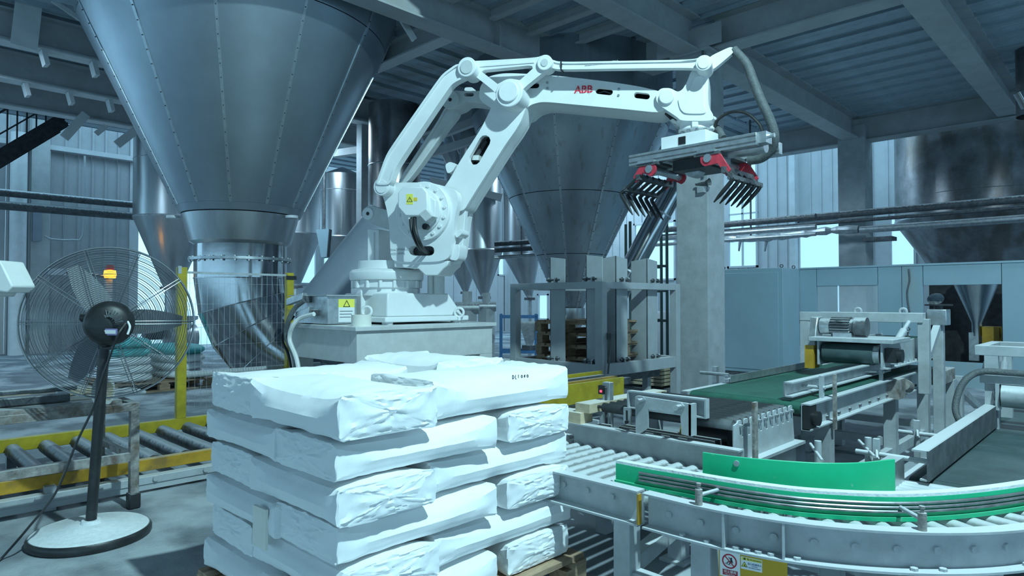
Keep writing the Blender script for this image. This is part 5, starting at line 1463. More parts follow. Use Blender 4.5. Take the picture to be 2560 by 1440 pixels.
# green guides
gi = [P(x, y, z=.645) for x, y in ((1757, 1130), (1830, 1140), (1900, 1147), (1980, 1153), (2060, 1157), (2150, 1156), (2235, 1147))]
gi = [V((p.x, p.y, 0)) for p in catmull(gi, 6)]
gI = thing('guide_board', 'tall bright green curved guide board on the inner side', 'guide', (gi[0].x, gi[0].y, .5))
part(MB().sweep(gi, [(-.006, .645), (.006, .645), (.006, .505), (-.006, .505)]), 'board', M['green'], gI, .002)
hc = P(1846, 1156, z=.615); hc2 = min(gi, key=lambda p: (p - V((hc.x, hc.y, 0))).length)
part(MB().cyl(V((hc2.x - .012, hc2.y - .004, .618)), V((hc2.x + .008, hc2.y + .002, .618)), .012, n=16), 'hole_bush', M['galv'], gI)
go = [P(x, y, z=.602) for x, y in ((1545, 1150), (1620, 1164), (1700, 1177), (1800, 1194), (1900, 1209), (2000, 1221), (2100, 1228), (2200, 1232), (2300, 1231), (2430, 1222), (2560, 1205), (2700, 1180))]
go = [V((p.x, p.y, 0)) for p in catmull(go, 5)]
gO = thing('guide_rail', 'dusty green curved guide rail with steel strips on the outer side', 'guide', (go[10].x, go[10].y, .5))
part(MB().sweep(go, [(-.02, .592), (.018, .592), (.018, .51), (.012, .51), (.012, .584), (-.02, .584)]), 'green_profile', M['green'], gO)
part(MB().sweep(go, [(-.021, .603), (.017, .603), (.017, .592), (-.021, .592)]), 'powder_layer', M['dustw'], gO)
part(MB().sweep(go, [(.018, .522), (.030, .522), (.030, .508), (.018, .508)]), 'green_lip', M['green'], gO)
g2 = go[4:]
for z in (.572, .557, .542): part(MB().tube([p + V((0, 0, z)) + V(((g2[min(i + 1, len(g2) - 1)] - g2[max(0, i - 1)]).normalized().y, -(g2[min(i + 1, len(g2) - 1)] - g2[max(0, i - 1)]).normalized().x, 0)) * .024 for i, p in enumerate(g2)], .006, 6), 'steel_strip', M['strip'], gO)
for (px, py, qx, qy) in ((1747, 1262, 1803, 1222), (2306, 1326, 2245, 1265), (2600, 1250, 2545, 1236)):
    p = P(px, py, z=FZ); q = P(qx, qy, z=.555)
    part(MB().cyl(p, p + Z_ * .058, .0135, n=14).cyl(p + Z_ * .058, p + Z_ * .078, .006, n=8).cyl(p + Z_ * .072, p + Z_ * .08, .009, n=8), 'clamp_post', M['rust'], gO)
    part(MB().cyl(p + Z_ * .035, q, .0075, n=10), 'support_rod', M['frame'], gO)
for (px, py, qx, qy) in ((2060, 1150, 2045, 1158), (2190, 1140, 2145, 1150)):
    p = P(px, py, z=.60)
    part(MB().cyl((p.x + .10, p.y + .06, .40), (p.x + .10, p.y + .06, .66), .015, n=12), 'clamp_post', M['frame'], gI)
    part(MB().cyl((p.x - .02, p.y - .0, .60), (p.x + .20, p.y + .13, .62), .007, n=8), 'support_rod', M['frame'], gI)
# sign board hanging at the curve
sa, sb2 = P(1797, 1372, d=2.45), P(1968, 1405, d=2.28)
sa = V((CC.x + (RO_ + .006) * math.cos(R(188.5)), CC.y + (RO_ + .006) * math.sin(R(188.5)), 0))
aa = P(1797, 1372, z=.402); bb = P(1968, 1406, z=.402)
aa.z = bb.z = 0
sdir = (bb - aa).normalized(); sn = V((sdir.y, -sdir.x, 0))
if sn.dot(fwh) > 0: sn = -sn
sg = thing('safety_sign', 'amber board with red prohibition sign and warning label under the curve', 'sign', (aa + bb) / 2 + Z_ * .15)
SL = (bb - aa).length
def SF(u, v, d): return aa + sdir * u + Z_ * (.402 - v) + sn * d
def srect(u0, v0, u1, v1, d0, d1, name, mt, parent=None): return part(MB().prism([(u0, v0), (u1, v0), (u1, v1), (u0, v1)], [], SF, d0, d1), name, M[mt], parent or sg, smooth=0)
board = srect(0, 0, SL, .16, -.004, 0, 'board', 'signy')
def circ(cx, cy, r, n=32): return [(cx + r * math.cos(2 * math.pi * k / n), cy + r * math.sin(2 * math.pi * k / n)) for k in range(n)]
W1 = SL * .305; u_ = .004
srect(u_, .004, u_ + W1, .004 + W1 * 1.25, 0, .0012, 'prohibition_label', 'labelw')
cx_, cy_, rad_ = u_ + W1 * .48, .004 + W1 * .46, W1 * .37
part(MB().prism(circ(cx_, cy_, rad_), [circ(cx_, cy_, rad_ * .82)], SF, .0012, .002).prism([(cx_ - rad_ * .68, cy_ - rad_ * .58), (cx_ - rad_ * .58, cy_ - rad_ * .68), (cx_ + rad_ * .68, cy_ + rad_ * .58), (cx_ + rad_ * .58, cy_ + rad_ * .68)], [], SF, .0014, .0022), 'prohibition_ring', M['labelr'], sg, smooth=0)
pm2 = MB(); s_ = rad_
def seg(a, b, w):
    a, b = V(a), V(b); d = (b - a).normalized(); n_ = V((-d.y, d.x)) * w / 2
    pm2.prism([tuple(a - n_), tuple(b - n_), tuple(b + n_), tuple(a + n_)], [], SF, .0012, .0017)
pm2.prism(circ(cx_ + .24 * s_, cy_ - .42 * s_, .12 * s_, 14), [], SF, .0012, .0017)
seg((cx_ + .26 * s_, cy_ - .3 * s_), (cx_ + .2 * s_, cy_ + .15 * s_), .24 * s_); seg((cx_ + .15 * s_, cy_ - .25 * s_), (cx_ - .1 * s_, cy_ - .55 * s_), .1 * s_)
seg((cx_ + .32 * s_, cy_ - .2 * s_), (cx_ + .45 * s_, cy_ + .2 * s_), .1 * s_); seg((cx_ + .2 * s_, cy_ + .12 * s_), (cx_ - .2 * s_, cy_ + .1 * s_), .13 * s_)
seg((cx_ - .2 * s_, cy_ + .1 * s_), (cx_ - .35 * s_, cy_ + .3 * s_), .11 * s_); seg((cx_ + .15 * s_, cy_ + .12 * s_), (cx_ - .05 * s_, cy_ + .45 * s_), .13 * s_)
seg((cx_ - .6 * s_, cy_ + .3 * s_), (cx_ - .05 * s_, cy_ + .42 * s_), .05 * s_); seg((cx_ - .6 * s_, cy_ + .42 * s_), (cx_ + .3 * s_, cy_ + .55 * s_), .04 * s_)
part(pm2, 'pictogram', M['ink'], sg, smooth=0)
srect(u_ + W1 * .14, .004 + W1 * .90, u_ + W1 * .88, .004 + W1 * 1.18, .0012, .002, 'caption_band', 'labelr')
def stext(t, size, u, v, mt, d=.0024, align='CENTER', name='caption', bold=False): return text_mesh(t, size, name, M[mt], sg, SF(u, v, d), sdir, Z_, .0003, align, bold)
stext('禁止攀爬', W1 * .155, u_ + W1 * .51, .004 + W1 * 1.045, 'labelw')
stext('No climbing', W1 * .095, u_ + W1 * .51, .004 + W1 * 1.145, 'labelw')
U2 = u_ + W1 + .003; W2 = SL * .31; H2 = W2 * .60; V2 = .010
srect(U2, V2, U2 + W2, V2 + H2, 0, .0012, 'warning_label', 'labelw')
srect(U2 + .002, V2 + .002, U2 + W2 - .002, V2 + H2 * .26, .0012, .0018, 'warning_band', 'labely')
stext('警 告/WARNING', H2 * .19, U2 + W2 * .56, V2 + H2 * .22, 'ink', .0022)
stext('当心机械伤人', H2 * .19, U2 + W2 * .65, V2 + H2 * .56, 'blue', .0018)
stext('CAUTION', H2 * .10, U2 + W2 * .65, V2 + H2 * .70, 'blue', .0018)
stext('MECHANICAL INJURY', H2 * .10, U2 + W2 * .64, V2 + H2 * .84, 'blue', .0018)
def stri(cx, cy, h):
    o = [(cx, cy - h * .55), (cx + h * .6, cy + h * .45), (cx - h * .6, cy + h * .45)]
    part(MB().prism(o, [], SF, .0012, .0017), 'warning_triangle', M['labely'], sg, smooth=0)
    part(MB().prism(o, [inset(o, h * .09)], SF, .0015, .002).prism(circ(cx, cy + h * .12, h * .14, 10), [], SF, .0015, .002).prism([(cx, cy + h * .2), (cx + h * .3, cy + h * .36), (cx + h * .1, cy + h * .38)], [], SF, .0015, .002), 'warning_symbol', M['ink'], sg, smooth=0)
stri(U2 + W2 * .17, V2 + H2 * .62, H2 * .42); stri(U2 + W2 * .14, V2 + H2 * .15, H2 * .18)

# ================================================================== BELT FEEDING THE CURVE (right edge)
b2 = thing('belt_conveyor', 'wide worn dark belt conveyor at the lower right edge', 'conveyor', (4.6, .4, 0))
BY0, BY1 = .25, .80
part(MB().lathe([(0, BY0), (.05, BY0), (.05, BY1), (0, BY1)], (3.42, 0, RZ - .055), 24, axis=Y_), 'belt_nose', M['beltd'], b2)
part(MB().box(3.42, BY0, RZ - .012, 7.6, BY1, RZ - .004), 'belt', M['beltd'], b2)
part(MB().box(3.46, BY0, RZ - .10, 7.6, BY1, RZ - .014), 'belt_bed', M['dark'], b2)
part(MB().box(3.40, BY1 + .004, RZ - .14, 7.6, BY1 + .05, RZ - .02), 'side_channel', M['frame'], b2)
part(MB().box(3.5, BY0 - .05, RZ - .14, 7.6, BY0 - .004, RZ - .02), 'side_channel', M['frame'], b2)
for x in (3.7, 5.2, 6.8):
    for y in (BY0, BY1 - .07): part(MB().box(x, y, 0, x + .07, y + .07, RZ - .10), 'leg', M['frame'], b2)
gx0_, gx1_ = P(2315, 1128, y=.71, x=None).x, P(2480, 1040, y=.71).x
gz0, gz1 = RZ + .012, P(2315, 1128, y=.71).z
g3 = thing('belt_guard', 'dark-faced steel guard rail along the near belt', 'guard', (gx0_, .72, RZ))
part(MB().box(gx0_, .70, gz0, gx1_ + .25, .708, gz1), 'face', M['dark'], g3)
part(MB().box(gx0_, .708, gz1 - .008, gx1_ + .25, .765, gz1), 'top_flange', M['frame'], g3)
part(MB().box(gx0_, .708, gz0, gx1_ + .25, .735, gz0 + .008), 'bottom_flange', M['frame'], g3)
for (dx, zz) in ((.03, gz1 - .05), (.75, gz1 - .06)):
    part(MB().cyl((gx0_ + dx, .71, zz), (gx0_ + dx, 1.0, zz), .011, n=10), 'support_rod', M['frame'], g3)
    part(MB().box(gx0_ + dx - .014, .90, zz - .16, gx0_ + dx + .014, .925, zz + .07), 'support_post', M['frame'], g3)
    part(MB().cyl((gx0_ + dx, .912, zz + .03), (gx0_ + dx - .04, .90, zz - .01), .006, n=8).cyl((gx0_ + dx - .02, .90, zz - .02), (gx0_ + dx + .03, .92, zz + .02), .006, n=8), 'clamp_screw', M['frame'], g3)
part(MB().box(3.16, .80, RZ - .1, 3.32, .86, RZ + .10), 'bracket', M['galv'], g3)
# second press frame over that belt
px_ = P(2480, 1040, y=.71).x + .12
p2 = thing('press_conveyor', 'white frame with ribbed drum at the right edge', 'press conveyor', (px_, .3, 0))
z1_ = P(2440, 868, x=px_).z; z2_ = P(2470, 945, x=px_).z
yl_ = P(2436, 868, x=px_).y
part(MB().box(px_, -1.0, z1_ - .05, px_ + .06, yl_, z1_ + .012), 'top_rail', M['frame'], p2, .003)
part(MB().box(px_ + .55, -1.0, z1_ - .05, px_ + .61, yl_, z1_ + .012), 'top_rail', M['frame'], p2, .003)
part(MB().box(px_ + .06, yl_ - .06, z1_ - .05, px_ + .55, yl_, z1_ + .012), 'top_rail', M['frame'], p2, .003)
for dx in (0, .55): part(MB().box(px_ + dx, yl_ - .12, .40, px_ + dx + .06, yl_ - .05, z1_ - .05), 'post', M['frame'], p2)
part(MB().box(px_ - .03, -1.0, z2_ - .03, px_ + .03, yl_ - .03, z2_ + .02), 'cross_rail', M['frame'], p2)
dz_ = P(2500, 988, x=px_).z
part(MB().cyl((px_ - .0, -1.0, dz_), (px_ - .0, yl_ - .14, dz_), .072, n=28), 'drum', M['roller'], p2)
rib0 = None
part(MB().box(px_ - .04, yl_ - .13, dz_ - .09, px_ + .05, yl_ - .11, z2_ - .03), 'bearing_plate', M['frame'], p2)
part(MB().cyl((px_, yl_ - .16, dz_), (px_, yl_ - .10, dz_), .035, n=16), 'bearing', M['dark'], p2)
for k in range(2):
    q = P(2462 + 45 * k, 940, x=px_ + .2); q2 = P(2475 + 40 * k, 870, x=px_ + .25)
    part(MB().cyl(q, q + (q2 - q) * .5, .022, n=12).cyl(q + (q2 - q) * .5, q2, .013, n=10), 'gas_strut', M['frame'], p2)
hs = [P(2432, 1090, x=px_ - .25), P(2395, 1045, x=px_ - .2), P(2390, 1005, x=px_ - .15), P(2410, 955, x=px_ - .1), P(2450, 930, x=px_ - .06), P(2520, 932, x=px_ - .05), P(2600, 938, x=px_ - .05)]
part(MB().tube(catmull(hs, 8), .020, 10), 'hose', M['hose'], p2)

# ================================================================== PICK STATION (comb roller table)
KZ = .735
KXa, KXb, KYn, KYf = 2.93, 3.62, 1.42, 2.24
ks = thing('roller_table', 'pick-up roller table with notched comb plate and bracket frame', 'roller table', (3.27, 1.8, 0))
r0 = None
for k in range(10):
    x = KXa + .06 + .068 * k
    q = MB().cyl((x, KYn + .02, KZ - .03), (x, KYf - .04, KZ - .03), .026, n=16).cyl((x, KYn - .012, KZ - .03), (x, KYf, KZ - .03), .009, n=8)
    if r0 is None: r0 = part(q, 'roller', M['rollerd'], ks)
    else: clone(r0, (.068 * k, 0, 0), ks)
# notched comb plate
out = [(KXa, .535), (KXb + .02, .535)]
top = []
for k in range(10, -1, -1):
    x = KXa + .06 + .068 * k - .034
    if k < 10:
        pass
poly = [(KXa, .54), (KXb + .03, .54)]
for k in range(9, -1, -1):
    xc = KXa + .06 + .068 * k
    w = .022
    poly += [(xc + w, KZ - .012), (xc + w * .7, KZ - .002), (xc - w * .7, KZ - .002), (xc - w, KZ - .012)]
    if k > 0: poly += [(xc - w, KZ - .085), (xc - .068 + w, KZ - .085)]
    else: poly += [(KXa, KZ - .02)]
part(MB().prism(poly, [], lambda u, v, d: V((u, d, v)), KYn - .012, KYn - .004), 'comb_plate', M['frame'], ks, .001)
b = None
for k in range(10):
    x = KXa + .06 + .068 * k
    q = MB().cyl((x, KYn - .028, KZ - .03), (x, KYn - .012, KZ - .03), .009, n=8)
    if b is None: b = part(q, 'shaft_end', M['galv'], ks)
    else: clone(b, (.068 * k, 0, 0), ks)
part(MB().box(KXa, KYn - .06, .525, KXb + .06, KYn + .02, .54), 'ledge', M['frame'], ks)
part(MB().box(KXa + .0, KYn - .012, .40, KXb + .05, KYn - .004, .525), 'side_web', M['frame'], ks)
part(MB().box(KXa, KYn - .06, .395, KXb + .06, KYn + .02, .405), 'ledge', M['frame'], ks)
# end channel facing left
part(channel([(KXa, KYf + .12, 0), (KXa, KYn - .06, 0)], .615, .135, 1, .055), 'end_channel', M['frame'], ks)
# bracket frame with opening, and pusher channel above
KF = KXa - .045
fy = lambda px, py: (P(px, py, x=KF).y, P(px, py, x=KF).z)
outer = [fy(*q) for q in ((1589, 1092), (1587, 992), (1594, 989), (1718, 1008), (1728, 1012), (1728, 1092), (1703, 1086), (1700, 1036), (1620, 1024), (1620, 1070))]
part(MB().prism(outer, [], lambda u, v, d: V((d, u, v)), KF, KF + .010), 'bracket_frame', M['frame'], ks, .002)
A = fy(1723, 1010); B_ = fy(1723, 1090)
part(MB().box(KF, A[0] - .012, B_[1], KF + .05, A[0] + .004, A[1]), 'bracket_rib', M['frame'], ks)
for px, py in ((1606, 1001), (1702, 1017)):
    q = P(px, py, x=KF); part(MB().cyl((KF - .05, q.y, q.z), (KF + .03, q.y, q.z), .014, n=14).cyl((KF - .008, q.y, q.z), (KF, q.y, q.z), .022, n=6), 'bolt', M['galv'], ks)
PF = KXa + .03
A, B_ = P(1576, 975, x=PF), P(1769, 1003, x=PF); C_ = P(1769, 1034, x=PF)
hh = A.z - .5
part(channel([(PF + .01, A.y, 0), (PF + .01, B_.y, 0)], A.z, .095, 1, .035), 'pusher_channel', M['frame'], ks)
for q in (A, B_): part(MB().box(PF - .026, q.y - .004, A.z - .095, PF + .01, q.y + .004, A.z), 'gusset', M['frame'], ks)
q = P(1570, 1040, x=KF)
part(MB().box(KF - .01, q.y - .022, q.z - .04, KF + .0, q.y + .022, q.z + .045), 'slotted_plate', M['galv'], ks)
part(MB().box(KF - .012, q.y - .005, q.z - .02, KF - .009, q.y + .005, q.z + .03).cyl((KF - .02, q.y, q.z - .03), (KF - .008, q.y, q.z - .03), .009, n=8), 'slot_screw', M['black'], ks)
part(MB().box(KXa - .02, KYf + .0, KZ - .06, KXb + .1, KYf + .10, KZ - .01), 'wooden_ledge', M['woodl'], ks)
part(MB().box(KXa - .05, KYf + .04, KZ - .12, KXa + .06, KYf + .24, KZ - .06), 'wooden_ledge', M['woodl'], ks)
part(MB().box(KXa + .12, KYn + .15, .44, KXa + .20, KYf - .1, .60), 'striped_guard', M['dark'], ks)
st0 = None
for k in range(4):
    y = KYf - .2 - .10 * k
    q = MB().hexa([(KXa + .116, y, .45), (KXa + .116, y - .05, .45), (KXa + .12, y - .05, .45), (KXa + .12, y, .45), (KXa + .116, y + .03, .59), (KXa + .116, y - .02, .59), (KXa + .12, y - .02, .59), (KXa + .12, y + .03, .59)])
    if st0 is None: st0 = part(q, 'stripe', M['frame'], ks, smooth=0)
    else: clone(st0, (0, -.10 * k, 0), ks)
part(MB().cyl((KXa + .25, KYn + .12, .60), (KXa + .25, KYn + .30, .60), .055, n=20), 'drive_motor', M['black'], ks)
part(MB().obx((KXa + .2, KYn + .36, .61), (V((.3, 0, 1)), Y_, V((1, 0, -.3))), (.07, .014, .03)), 'chain_guard', M['orange'], ks, .006)
for (x, y) in ((KXa + .06, KYn + .03), (KXb - .1, KYn + .03), (KXa + .06, KYf - .05), (KXb - .1, KYf - .05)):
    part(MB().box(x, y, 0, x + .07, y + .07, .40 if y < 1.8 else .60), 'leg', M['frame'], ks)
    if y < 1.8: part(MB().box(x + .07, y, .0 + .22, x + .15, y + .008, .395), 'leg_gusset', M['frame'], ks)
# slotted upright in front of the comb
q = P(1886, 1005, y=KYn - .07); q2 = P(1886, 1140, y=KYn - .07)
su = thing('slotted_upright', 'rusty slotted flat upright in front of the comb plate', 'post', (q.x, KYn - .07, .3))
part(MB().box(q.x - .02, KYn - .078, .30, q.x + .02, KYn - .066, q.z), 'flat_bar', M['rust'], su)
part(MB().box(q.x - .05, KYn - .076, .36, q.x - .16, KYn - .066, .47), 'mount_plate', M['galv'], su)
part(MB().box(q.x + .06, KYn - .076, .36, q.x + .12, KYn - .066, .47), 'mount_plate', M['rust'], su)
for x in (q.x - .10, q.x + .0, q.x + .09): part(MB().cyl((x, KYn - .09, .40), (x, KYn - .066, .40), .012, n=8), 'bolt', M['galv'], su)

# ================================================================== GREEN BELT CONVEYOR
bX0, bX1, bYn, bYf = 3.66, 6.5, 1.33, 2.10
g1 = thing('belt_conveyor', 'dark green belt conveyor with side guards leading to the press', 'conveyor', (5, 1.7, 0))
part(MB().box(bX0 + .04, bYn + .05, .735, bX1, bYf - .05, .745), 'belt', M['belt'], g1)
part(MB().cyl((bX0 + .04, bYn + .05, .71), (bX0 + .04, bYf - .05, .71), .034, n=20), 'belt_nose', M['belt'], g1)
part(MB().box(bX0 + .05, bYn + .05, .66, bX1, bYf - .05, .734), 'belt_bed', M['dark'], g1)
part(channel([(bX0, bYn + .045, 0), (bX1, bYn + .045, 0)], .742, .145, 1, .05), 'side_channel', M['frame'], g1)
part(channel([(bX0, bYf - .045, 0), (bX1, bYf - .045, 0)], .742, .145, -1, .05), 'side_channel', M['frame'], g1)
b = None
for k in range(14):
    x = bX0 + .16 + .20 * k
    q = MB().cyl((x, bYn + .037, .625), (x, bYn + .025, .625), .010, n=8)
    if b is None: b = part(q, 'bolt', M['dark'], g1)
    else: clone(b, (.20 * k, 0, 0), g1)
part(MB().box(bX0 - .0, bYn + .0, .60, bX0 + .10, bYn + .04, .73).cyl((bX0 + .06, bYn - .03, .66), (bX0 + .06, bYn + .04, .66), .04, n=16), 'bearing_unit', M['black'], g1)
mx = P(2245, 985, y=bYn - .02).x
part(MB().box(mx - .05, bYn - .04, .60, mx + .12, bYn + .04, .74).cyl((mx + .14, bYn - .02, .69), (mx + .26, bYn - .02, .66), .045, n=14), 'drive_unit', M['rust'], g1)
for px in (2062, 2228, 2310):
    x = P(px, 1080, y=bYn + .05).x
    for y in (bYn + .01, bYf - .09): part(MB().box(x - .04, y, 0, x + .04, y + .08, .60), 'leg', M['frame'], g1)
    part(MB().box(x - .03, bYn + .09, .24, x + .03, bYf - .09, .30), 'cross_tie', M['frame'], g1)
xA, xB = P(2062, 1080, y=bYn + .05).x, P(2310, 1080, y=bYn + .05).x
for y in (bYn + .03, bYf - .07): part(MB().box(xA, y, .16, xB, y + .05, .23), 'lower_rail', M['frame'], g1)
# far and near guards on the belt
fa, fb = P(1822, 948, y=bYf - .06), P(2052, 916, y=bYf - .06)
gF = thing('belt_guard', 'dark smeared guard plate along the far side of the green belt', 'guard', (fa.x, bYf, .75))
part(MB().box(fa.x, bYf - .07, .75, fb.x, bYf - .062, fa.z), 'face', M['dark'], gF)
part(MB().box(fa.x, bYf - .062, fa.z - .008, fb.x, bYf - .02, fa.z).box(fa.x, bYf - .074, .752, fb.x, bYf - .07, .80), 'flange', M['galv'], gF)
part(MB().cyl((fa.x + .02, bYf - .05, .80), (fa.x + .02, bYf + .16, .80), .012, n=8), 'support_rod', M['galv'], gF)
part(MB().box(fa.x + .06, bYf + .06, .60, fa.x + .10, bYf + .09, fa.z + .07), 'support_post', M['galv'], gF)
na, nb_ = P(1962, 955, y=bYn + .14), P(2213, 927, y=bYn + .14)
gN = thing('belt_guard', 'dusty steel channel guard along the near side of the green belt', 'guard', (na.x, bYn + .14, .75))
zN = na.z
part(MB().box(na.x, bYn + .14, .765, nb_.x, bYn + .148, zN), 'face', M['galv'], gN)
part(MB().box(na.x, bYn + .10, zN - .008, nb_.x, bYn + .14, zN).box(na.x, bYn + .10, .765, nb_.x, bYn + .14, .773), 'flange', M['frame'], gN)
for px in (2045, 2195):
    q = P(px, 960, y=bYn + .06)
    part(MB().cyl((q.x, bYn + .02, .80), (q.x, bYn + .14, .80), .010, n=8), 'support_rod', M['frame'], gN)
    part(MB().box(q.x - .015, bYn + .03, .742, q.x + .015, bYn + .05, zN + .02), 'support_post', M['frame'], gN)
q = P(2085, 935, y=bYn - .01)
part(MB().box(q.x - .015, bYn - .02, .56, q.x + .015, bYn - .006, q.z), 'stop_bar', M['rust'], gN)

# ================================================================== PRESS OVER THE GREEN BELT
PY = bYn - .06
xa_, xb3 = P(2312, 900, y=PY).x, P(2348, 900, y=PY).x
zt1 = P(2340, 795, y=PY).z
pr1 = thing('press_conveyor', 'press belt with motor on a white gantry over the green belt', 'press conveyor', (xa_, 1.7, 0))
part(MB().box(xa_ - .036, PY - .036, .58, xa_ + .036, PY + .04, zt1), 'post', M['frame'], pr1, .003)
part(MB().box(xb3 - .036, PY - .036, .0, xb3 + .036, PY + .04, zt1), 'post', M['frame'], pr1, .003)
for x in (xa_, xb3): part(MB().box(x - .045, bYf + .02, .0, x + .045, bYf + .10, zt1), 'post', M['frame'], pr1, .003)
part(MB().box(xa_ - .05, PY, zt1 - .03, xa_ + .05, bYf + .10, zt1 + .045), 'cross_beam', M['frame'], pr1, .003)
part(MB().box(xb3 - .05, PY - .04, zt1 - .04, xb3 + .05, bYf + .10, zt1 + .04), 'cross_beam', M['frame'], pr1, .003)
part(MB().bar((xa_ + .0, PY, zt1 - .35), (xb3, PY, zt1 - .04), .05, .05), 'brace', M['frame'], pr1)
part(MB().box(xb3 - .08, PY - .07, zt1 - .06, xb3 + .08, PY + .07, zt1 + .07), 'gear_head', M['galv'], pr1, .006)
part(MB().cyl((xb3, PY, zt1 + .07), (xb3, PY, zt1 + .10), .03, n=12).cyl((xb3, PY, zt1 + .10), (xb3, PY, zt1 + .112), .10, n=24), 'hand_wheel', M['blackm'], pr1)
for px in (2145, 2258):
    q = P(px, 790, x=xa_); part(MB().ring((xa_, q.y, zt1 + .055), X_, .025, .01, 14, 6), 'lifting_eye', M['frame'], pr1)
# lower press belt frame
XD = xa_ - .78
zd = P(2130, 884, x=XD).z
yn_, yf_ = P(2195, 884, x=XD).y, P(2055, 884, x=XD).y
part(MB().cyl((XD, yn_ + .02, zd), (XD, yf_ - .02, zd), .072, n=28), 'drum', M['beltd'], pr1)
part(MB().cyl((XD, yn_ - .02, zd), (XD, yn_ + .02, zd), .066, n=24), 'drum_end', M['galv'], pr1)
part(MB().box(XD, yn_ + .03, zd + .062, XD + 1.5, yf_ - .03, zd + .07).box(XD, yn_ + .03, zd - .072, XD + 1.5, yf_ - .03, zd - .064), 'belt', M['belt'], pr1)
part(MB().box(XD - .06, yn_ - .045, zd - .09, XD + 1.55, yn_ - .03, zd + .085), 'side_plate', M['frame'], pr1, .003)
part(MB().box(XD - .06, yn_ - .08, zd - .095, XD + 1.55, yn_ - .03, zd - .085), 'side_flange', M['frame'], pr1)
part(MB().box(XD - .06, yf_ + .0, zd - .09, XD + 1.55, yf_ + .015, zd + .085), 'side_plate', M['frame'], pr1, .003)
part(MB().box(XD - .02, yn_ - .12, zd - .05, XD + .06, yn_ - .045, zd + .05).cyl((XD + .02, yn_ - .15, zd), (XD + .02, yn_ - .12, zd), .045, n=14), 'bearing_unit', M['black'], pr1)
b = None
for k in range(9):
    q = MB().cyl((XD + .12 + .16 * k, yn_ - .06, zd - .085), (XD + .12 + .16 * k, yn_ - .06, zd - .07), .012, n=6)
    if b is None: b = part(q, 'bolt', M['frame'], pr1)
    else: clone(b, (.16 * k, 0, 0), pr1)
part(MB().box(XD - .10, yn_ - .12, zd + .085, XD + .35, yf_ + .06, zd + .115), 'motor_plate', M['frame'], pr1, .003)
# motor with cooling fins, belt guard
my0, my1 = P(2146, 825, x=XD + .1).y, P(2078, 825, x=XD + .1).y
mz = zd + .115 + .075
part(MB().cyl((XD + .1, my0, mz), (XD + .1, my1, mz), .056, n=28), 'motor', M['dark'], pr1)
fin = None
for k in range(20):
    a = 2 * math.pi * k / 20; d = V((math.cos(a), 0, math.sin(a)))
    part(MB().obx(V((XD + .1, (my0 + my1) / 2 + .02, mz)) + d * .062, (Y_, d, Y_.cross(d)), ((my1 - my0) * .36, .010, .003)), 'cooling_fin', M['dark'], pr1, smooth=0)
part(MB().cyl((XD + .1, my0 - .06, mz), (XD + .1, my0 + .02, mz), .070, n=28), 'fan_cowl', M['dark'], pr1)
part(MB().box(XD + .04, my0 + .03, zd + .115, XD + .16, my1 - .03, mz - .045), 'motor_foot', M['galv'], pr1)
part(MB().cyl((XD + .1, my1, mz), (XD + .1, my1 + .07, mz), .06, n=20), 'gearbox', M['galv'], pr1)
gy = my1 + .075
part(MB().prism([(XD - .06, zd - .10), (XD + .06, zd - .10), (XD + .17, mz + .02), (XD + .15, mz + .07), (XD + .05, mz + .07), (XD + .02, mz)], [], lambda u, v, d: V((u, d, v)), gy, gy + .06), 'chain_guard', M['galv'], pr1, .008)
part(MB().prism([(XD - .062, zd - .12), (XD + .058, zd - .12), (XD + .062, zd + .05), (XD - .058, zd + .05)], [], lambda u, v, d: V((u, d, v)), gy - .002, gy + .062), 'guard_sleeve', M['orange'], pr1)
# gas struts and chains
for px0, py0, px1, py1 in ((2238, 862, 2272, 805),):
    p, q = P(px0, py0, x=xa_ - .35), P(px1, py1, x=xa_ - .05)
    part(MB().cyl(p, p + (q - p) * .6, .028, n=14).cyl(p + (q - p) * .6, q, .016, n=12), 'gas_strut', M['frame'], pr1)
for px in (2153, 2270):
    p = P(px, 800, x=xa_ - .02); lk = None
    for k in range(12):
        c = V((xa_ - .02, p.y, zt1 - .05 - .03 * k))
        q = MB().ring(c, X_ if k % 2 else Y_, .012, .0045, 10, 5)
        part(q, 'chain_link', M['dark'], pr1)
# lower supports beneath the far belt end
lw = thing('support_frame', 'white tubular support frame beyond the press posts', 'frame', (xb3 + .8, 1.4, 0))
for px in (2375, 2395):
    x = P(px, 1000, y=PY).x
    part(MB().box(x - .04, PY - .04, 0, x + .04, PY + .04, .62), 'leg', M['frame'], lw)
A = V((xb3 + .1, PY, .7)); B_ = V((xb3 + 1.6, PY, .25))
part(MB().bar(A, B_, .05, .06), 'diagonal_brace', M['frame'], lw)
part(MB().box(xb3 + .05, PY - .03, .60, xb3 + .45, PY + .10, .72), 'valve_cluster', M['rust'], lw, .01)
part(MB().box(xb3 + .05, PY - .02, .14, xb3 + 1.8, PY + .03, .20), 'lower_rail', M['frame'], lw)

# ================================================================== LEFT FOREGROUND
# ---- pedestal fan
FC = P(227, 1345, z=0)
fan = thing('pedestal_fan', 'large industrial pedestal fan with wire guard and powder-covered round base', 'fan', FC)
part(MB().lathe([(0, 0), (.285, 0), (.295, .012), (.295, .035), (.285, .05), (0, .05)], FC, 56), 'base', M['blackm'], fan)
part(MB().lathe([(.28, .05), (.268, .058), (.24, .056), (.23, .062), (.13, .070), (.12, .078), (.05, .082), (.045, .10), (0, .10)], FC, 56), 'base_cover', M['dustw'], fan)
ptop = P(262, 850, d=3.62)
pb_ = V((FC.x, FC.y, .09))
part(MB().cyl(pb_, V((ptop.x, ptop.y, ptop.z)), .027, n=20), 'pole', M['blackm'], fan)
fc = P(277, 806, d=3.78)                                 # guard centre
ax = (fc - V((0, 0, EYE))).normalized(); ax = (ax + V((.03, .0, .02))).normalized()   # blowing away from the camera
